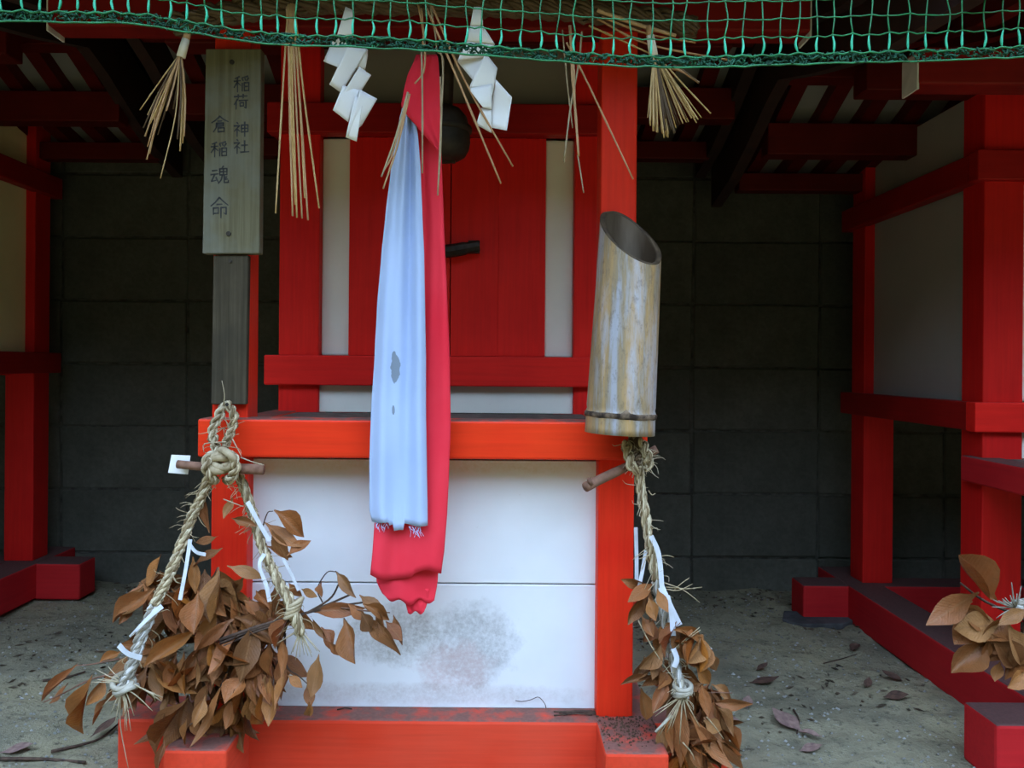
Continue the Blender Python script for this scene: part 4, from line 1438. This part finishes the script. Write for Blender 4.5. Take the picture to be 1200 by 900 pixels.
spec = [[(262, 474, 1.41), (263, 462, 1.40), (260, 446, 1.395)], [(282, 536, 1.36), (295, 541, 1.35), (309, 545, 1.345)], [(262, 585, 1.37), (275, 590, 1.36), (286, 594, 1.37)],
        [(265, 518, 1.38), (240, 520, 1.385), (239, 530, 1.385)], [(272, 514, 1.38), (279, 527, 1.37), (283, 535, 1.37)], [(142, 808, 1.31), (141, 850, 1.315), (151, 903, 1.32)]]
for k in range(16):
    a = math.radians(R.gauss(95, 30))
    L = R.uniform(18, 52)
    spec.append([(145, 806, 1.315), (145 + math.cos(a) * L * .5, 806 + math.sin(a) * L * .4, 1.305), (145 + math.cos(a) * L, 806 + math.sin(a) * L, 1.31)])
for k in range(8):
    spec.append([(152, 800, 1.315), (165 + k * 2, 806 + k, 1.305), (178 + R.uniform(0, 14), 808 + R.uniform(0, 22), 1.31)])
for k in range(5):
    a = math.radians(R.uniform(180, 230))
    L = R.uniform(25, 42)
    spec.append([(145, 800, 1.315), (145 + math.cos(a) * L * .5, 800 + math.sin(a) * L * .45, 1.31), (145 + math.cos(a) * L, 800 + math.sin(a) * L, 1.315)])
for k in range(12):
    a = math.radians(R.uniform(20, 150))
    L = R.uniform(18, 40)
    spec.append([(352, 738, 1.335), (352 + math.cos(a) * L * .5, 738 + math.sin(a) * L * .5, 1.33), (352 + math.cos(a) * L, 738 + math.sin(a) * L, 1.33)])
frays(rp, spec, 'rope', 0.0013)
obj('nail', MB().tube([W(266, 474, 1.40), W(266, 474, 1.47)], 0.003, 8), 'iron', rp)

stk = MB().tube(cr([W(208, 544, 1.372), W(240, 547, 1.370), (W(275, 549, 1.368)), W(309, 550, 1.366)], 4), [0.0068] * 5 + [0.0078] * 4 + [0.0084] * 4, 10)
tag(obj('round_stick', stk, 'stick', smooth=True), 'brown round stick through the knot of the left straw rope', 'stick')
tag(slab('paper_tag', [(201, 533), (223, 534), (220, 556), (197, 554)], 1.384, 1.3855, 'paper', None, 0), 'small white paper square behind the left end of the brown stick', 'paper')


def strip(label, pts, w, cat='paper', grp='white paper strips on the straw ropes', taper=1.0):
    c = cr([W(*p) for p in pts], 6)
    rows = []
    n = len(c)
    for k, p in enumerate(c):
        t = (c[min(k + 1, n - 1)] - c[max(k - 1, 0)]).normalized()
        sd = t.cross(Vector((0, -1, 0))).normalized()
        sd = (sd + Vector((0, 0.25 * math.sin(k * 0.25), 0))).normalized()
        ww = w * 0.43 * p.y / F * (1 - (1 - taper) * k / (n - 1))
        rows.append([p - sd * ww, p, p + sd * ww])
    return tag(obj('paper_strip', MB().grid(rows), 'strip', None, solid=0.0004), label, cat, grp)


strip('straight white paper strip hanging from the left rope leg', [(223, 632, 1.352), (218, 665, 1.345), (211, 703, 1.34)], 5.5)
strip('short white paper strip pointing right from the left rope leg', [(222, 638, 1.352), (230, 647, 1.345), (241, 650, 1.342)], 5)
strip('white paper strip wrapped slantwise low on the left rope leg', [(190, 710, 1.318), (176, 722, 1.314), (162, 736, 1.312), (152, 746, 1.315)], 7, taper=0.4)
strip('white paper strip slanting down high on the right rope leg', [(290, 588, 1.358), (302, 610, 1.352), (316, 634, 1.35)], 6.5)
strip('white paper strip bent down beside the small sprig', [(310, 649, 1.345), (304, 662, 1.34), (312, 686, 1.335), (316, 705, 1.335)], 5.5)
strip('white paper strip at the right side of the right rope leg', [(332, 655, 1.345), (342, 674, 1.345), (350, 692, 1.345)], 4.5)
strip('white paper strip tied at the bottom binding of the left rope leg', [(139, 756, 1.306), (150, 766, 1.302), (166, 771, 1.302)], 8)

rq = empty('straw_rope_garland', W(748, 520, 1.42), 'twisted straw rope hanging below the bamboo tube on the right post', 'rope', 'straw rope garlands')
pp = [(742, 508, 1.42), (746, 530, 1.405), (749, 550, 1.40), (752, 580, 1.40), (758, 615, 1.40), (764, 650, 1.395), (770, 680, 1.39), (776, 710, 1.385), (783, 745, 1.375), (790, 775, 1.365), (796, 800, 1.355), (802, 818, 1.35)]
rope_parts(rq, [W(*p) for p in pp[:7]], 0.0076, 0.055, 'rope', 3, name='leg_strand')
rope_parts(rq, [W(*p) for p in pp[6:]], 0.0080, 0.055, 'rope_grey', 3, 0.6, name='leg_strand')
for q, pts in enumerate([[(733, 518, 1.40), (737, 535, 1.385), (741, 548, 1.382), (748, 552, 1.39)], [(752, 516, 1.40), (757, 530, 1.388), (760, 540, 1.388), (756, 548, 1.395)],
                         [(740, 516, 1.41), (748, 530, 1.395), (744, 545, 1.385)], [(750, 514, 1.41), (742, 532, 1.392), (736, 540, 1.392)]]):
    rope_parts(rq, [W(*p) for p in pts], 0.0078, 0.034, 'rope_old' if q > 1 else 'rope', 2, name='knot_loop')
cpt = W(800, 808, 1.352)
for q in range(3):
    pts = [cpt + Vector((0.013 * math.cos(a), 0.012 * math.sin(a), 0.006 - 0.006 * q + 0.004 * math.sin(a + q))) for a in (2 * math.pi * k / 18 for k in range(20))]
    obj('binding', MB().tube(pts, 0.004, 6), 'rope_grey', rq, smooth=True)
frays3(rq, random_frays(pp, 80, 0.011, 0.026) + random_frays([(735, 515, 1.40), (748, 530, 1.395), (758, 540, 1.395)], 40, 0.012, 0.03))
spec = [[(775, 682, 1.38), (800, 691, 1.37), (820, 706, 1.37)], [(778, 690, 1.38), (795, 692, 1.37), (812, 684, 1.37)], [(780, 688, 1.38), (805, 690, 1.37), (823, 688, 1.37)],
        [(790, 692, 1.38), (797, 685, 1.37), (808, 677, 1.37)], [(748, 727, 1.37), (765, 760, 1.35), (796, 805, 1.345)], [(785, 765, 1.36), (800, 752, 1.35), (820, 735, 1.35)],
        [(788, 765, 1.36), (805, 750, 1.35), (821, 738, 1.35)], [(762, 650, 1.385), (757, 652, 1.38), (749, 655, 1.38)], [(774, 652, 1.385), (782, 651, 1.38), (790, 653, 1.38)],
        [(760, 575, 1.39), (764, 580, 1.38), (768, 578, 1.38)], [(828, 840, 1.345), (838, 852, 1.34), (848, 866, 1.34)], [(800, 870, 1.34), (812, 885, 1.34), (816, 905, 1.34)]]
for k in range(10):
    a = math.radians(R.uniform(40, 150))
    L = R.uniform(20, 60)
    spec.append([(800, 815, 1.35), (800 + math.cos(a) * L * .5, 815 + math.sin(a) * L * .5, 1.335), (800 + math.cos(a) * L, 815 + math.sin(a) * L, 1.335)])
frays(rq, spec, 'rope', 0.0012)
obj('cut_straw_end', MB().tube([W(787, 838, 1.338), W(768, 858, 1.33)], [0.0026, 0.0022], 8), 'rope_grey', rq, smooth=True)
ks = MB().tube(cr([W(686, 571, 1.362), W(705, 561, 1.380), W(730, 549, 1.402), W(752, 536, 1.418), W(770, 526, 1.418)], 4), [0.0080] * 8 + [0.0072] * 9, 10)
ks.tube([W(693, 568, 1.360), W(690, 561, 1.357)], 0.004, 7)
tag(obj('round_stick', ks, 'stick', smooth=True), 'brown stick with a cut knob poking left below the bamboo tube', 'stick')
strip('white paper strip at the post edge behind the right rope', [(745, 618, 1.45), (746, 655, 1.45), (746, 692, 1.45)], 5)
strip('white paper strip left of the right rope', [(757, 645, 1.40), (753, 668, 1.395), (748, 692, 1.395)], 5)
strip('long white paper strip right of the right rope', [(763, 628, 1.38), (772, 650, 1.378), (776, 690, 1.375)], 6.5)
strip('broad white paper strip low on the right rope', [(775, 688, 1.372), (784, 708, 1.365), (796, 733, 1.36)], 9)
strip('white paper strip over the right rope above the heaped leaves', [(782, 698, 1.366), (787, 720, 1.36), (789, 745, 1.355)], 7)
strip('white scrap of paper twisted on the right rope above its binding', [(789, 760, 1.352), (793, 772, 1.348), (790, 782, 1.348)], 7)

# rope of the right shrine, mostly outside the frame
ro = empty('straw_rope_garland', W(1290, 560, 1.44), 'greyed straw rope end tying the sprig at the right edge', 'rope', 'straw rope garlands')
rope_parts(ro, [W(1300, 470, 1.42), W(1285, 580, 1.42), W(1250, 660, 1.41), W(1215, 702, 1.39), W(1188, 712, 1.375)], 0.0098, 0.042, 'rope_grey', 3, name='leg_strand')
spec = []
for k in range(16):
    a = math.radians(R.uniform(150, 290))
    L = R.uniform(12, 30)
    spec.append([(1190, 712, 1.37), (1190 + math.cos(a) * L * .6, 712 + math.sin(a) * L * .5, 1.36), (1190 + math.cos(a) * L, 712 + math.sin(a) * L, 1.36)])
frays(ro, spec, 'rope_grey_dk', 0.0016)

# ------------------------------------------------------------------ litter on the ground and the sill
def ground_at(px, py):
    Y = 2.0
    for _ in range(8):
        p = W(px, py, Y)
        z = gh(p.x, Y)
        v2 = -p.z / Y
        Y = -z / v2
    p = W(px, py, Y)
    p.z = gh(p.x, p.y)
    return p


GF = 'fallen leaves on the soil'
for (px, py, L, a, mat, lab, up) in [
    (893, 787, .040, 0.6, 'leaf_dark', 'dark round fallen leaf on soil right of the leafy rope', .012),
    (896, 803, .075, 0.1, 'leaf_dark', 'dark long fallen leaf just below a round one on the soil', .006),
    (876, 829, .042, 1.2, 'leaf_pale', 'small brown fallen leaf close to the leafy rope', .012),
    (858, 848, .050, 2.6, 'leaf_pale', 'greyish crumpled fallen leaf by the tips of the right branch', .006),
    (922, 852, .085, 2.0, 'leaf_pale', 'curled purplish fallen leaf, largest on the right soil', .020),
    (950, 866, .045, 3.0, 'leaf_pale', 'pinkish fallen leaf beside the curled one', .008),
    (950, 882, .050, 0.3, 'leaf_pale', 'dull flat fallen leaf nearest the bottom, right soil', .004),
    (1017, 806, .036, 1.0, 'leaf_dark', 'small pointed dark leaf on bare soil before the long sill', .010),
    (1046, 798, .055, 2.2, 'leaf_dark', 'black crumpled leaf close to the long sill', .010),
    (1050, 820, .055, 0.0, 'leaf_dark', 'narrow black leaf lying flat below the crumpled one', .004),
    (1002, 763, .050, 0.9, 'leaf_dark', 'dark leaf in the shade beside the sill crossing', .006),
    (20, 884, .055, 0.3, 'leaf_pale', 'reddish fallen leaf in the lower left corner', .008),
    (122, 862, .060, 1.0, 'leaf_dark', 'dark hollow fallen leaf beside the red sill end at left', .020),
]:
    p = ground_at(px, py) + Vector((0, 0, 0.006))
    d = Vector((math.cos(a), math.sin(a) * 0.9, 0)) * L
    o = place_leaf(p - d * .5, p + d * .5 + Vector((0, 0, up)), L * 0.5, R.uniform(-.2, .2), None, None, mat, 'fallen_leaf', Vector((0, -0.1, 1)))
    o.scale = (o.scale[0], o.scale[1], o.scale[2] * 0.35)
    tag(o, lab, 'leaf', GF)


def gtwig(pts, r, label, name='dry_twig', mat='twig'):
    q = [ground_at(*p) + Vector((0, 0, r + 0.002)) for p in pts]
    tag(obj(name, MB().tube(cr(q, 5), [r * (1 - .5 * k / (5 * len(q))) for k in range((len(q) - 1) * 5 + 1)], 6), mat, None, smooth=True), label, 'twig', 'twigs on the soil')


gtwig([(60, 884), (95, 876), (118, 868), (140, 850)], .0030, 'long dark twig running to the sill end at left')
gtwig([(50, 800), (75, 797), (100, 792)], .0028, 'dark bent twig on the left soil above the sprig')
gtwig([(965, 779), (985, 774), (1004, 768)], .0014, 'thin twig on the soil near the sill crossing')
gtwig([(0, 893), (45, 893), (100, 897)], .0035, 'grey root-like twig along the bottom left edge')
gtwig([(930, 834), (936, 846), (934, 862)], .0022, 'short twig under the curled purplish leaf')
# thin thread and dry needles on the front sill
zs = -0.605
q = [W(604, 821, 1.500), W(612, 822, 1.498), W(622, 820, 1.497), (W(631, 817, 1.497)), W(638, 824, 1.490), W(640, 830, 1.485)]
tag(obj('dry_tendril', MB().tube(cr(q, 5), 0.0007, 5), 'twig', None, smooth=True), 'thin curled dry tendril against the foot of the white boards', 'twig')
for (xa, xb, yq, lab) in ((395, 412, 1.487, 'thin brown twig on the front sill under the drooping leaves'), (655, 700, 1.480, 'dark dry needles at the foot of the right porch post')):
    pa, pb = W(xa, 835, yq), W(xb, 835, yq)
    mb = MB()
    for k in range(1 if xa < 500 else 7):
        j = Vector((R.uniform(-.01, .01), R.uniform(-.01, .01), 0)) if k else Vector((0, 0, 0))
        a, b = Vector((pa.x, yq, zs + .0025)) + j, Vector((pb.x, yq + 0.004, zs + .0025)) + Vector((j.y, j.x, 0))
        mb.tube([a, (a + b) / 2 + Vector((0, .004, .001)), b], .0012, 5)
    tag(obj('dry_twig', mb, 'twig', None, smooth=True), lab, 'twig')

pb_, fk = MB(), MB()
for k in range(5200):
    x, y = R.uniform(-1.7, 1.9), 1.15 + 1.5 * R.random() ** 1.25
    r = R.uniform(.0012, .0042) * (1.3 if R.random() < .06 else 1)
    z = gh(x, y) + r * .3
    i = len(pb_.v)
    pb_.v += [(x + r, y, z), (x, y + r * .8, z), (x - r, y, z), (x, y - r * .8, z), (x, y, z + r * .8), (x, y, z - r)]
    pb_.f += [(i, i + 1, i + 4), (i + 1, i + 2, i + 4), (i + 2, i + 3, i + 4), (i + 3, i, i + 4), (i + 1, i, i + 5), (i + 2, i + 1, i + 5), (i + 3, i + 2, i + 5), (i, i + 3, i + 5)]
for k in range(1900):
    x, y = R.uniform(-1.7, 1.9), 1.2 + 1.5 * R.random() ** 0.62
    if noise.noise(Vector((x * 2.2, y * 2.2, 4))) < -0.05:
        continue
    L, w, a = R.uniform(.003, .016) , R.uniform(.0008, .0038), R.uniform(0, 6.3)
    z = gh(x, y) + .003
    c_, s_ = math.cos(a), math.sin(a)
    pts = [(-L, 0, 0), (0, -w, .002), (L, 0, .001), (0, w, .003)]
    i = len(fk.v)
    fk.v += [(x + px * c_ - py * s_, y + px * s_ + py * c_, z + pz) for px, py, pz in pts] + [(x, y, z - .002)]
    fk.f += [(i, i + 1, i + 2, i + 3), (i + 1, i, i + 4), (i + 2, i + 1, i + 4), (i + 3, i + 2, i + 4), (i, i + 3, i + 4)]
tag(obj('grit', pb_, 'pebble', None, origin=(0, 0, 0)), 'pale grit scattered over the soil', 'gravel', kind='stuff')
tag(obj('leaf_litter', fk, 'fleck', None, origin=(0, 0, 0)), 'small dark scraps of leaf litter on the soil', 'litter', kind='stuff')

cm = MB()
for k in range(420):
    x = R.uniform(0.135, 0.30)
    x = 0.168 + 0.05 * R.gauss(0, 1) * 0.8 + 0.045
    y = 1.345 + 0.125 * R.random() ** 0.6
    if not 0.172 < x < 0.268:
        continue
    r = R.uniform(.0006, .0026)
    z = zs + 0.001 + r * 0.6
    i = len(cm.v)
    cm.v += [(x + r, y, z), (x - r * .6, y + r * .8, z), (x - r * .6, y - r * .8, z), (x, y, z + r), (x, y, z - r * .6)]
    cm.f += [(i, i + 1, i + 3), (i + 1, i + 2, i + 3), (i + 2, i, i + 3), (i + 1, i, i + 4), (i + 2, i + 1, i + 4), (i, i + 2, i + 4)]
tag(obj('soil_crumbs', cm, 'oldwood', None, origin=(0, 0, 0)), 'brown soil crumbs on the sill end below the right porch post', 'soil', kind='stuff')
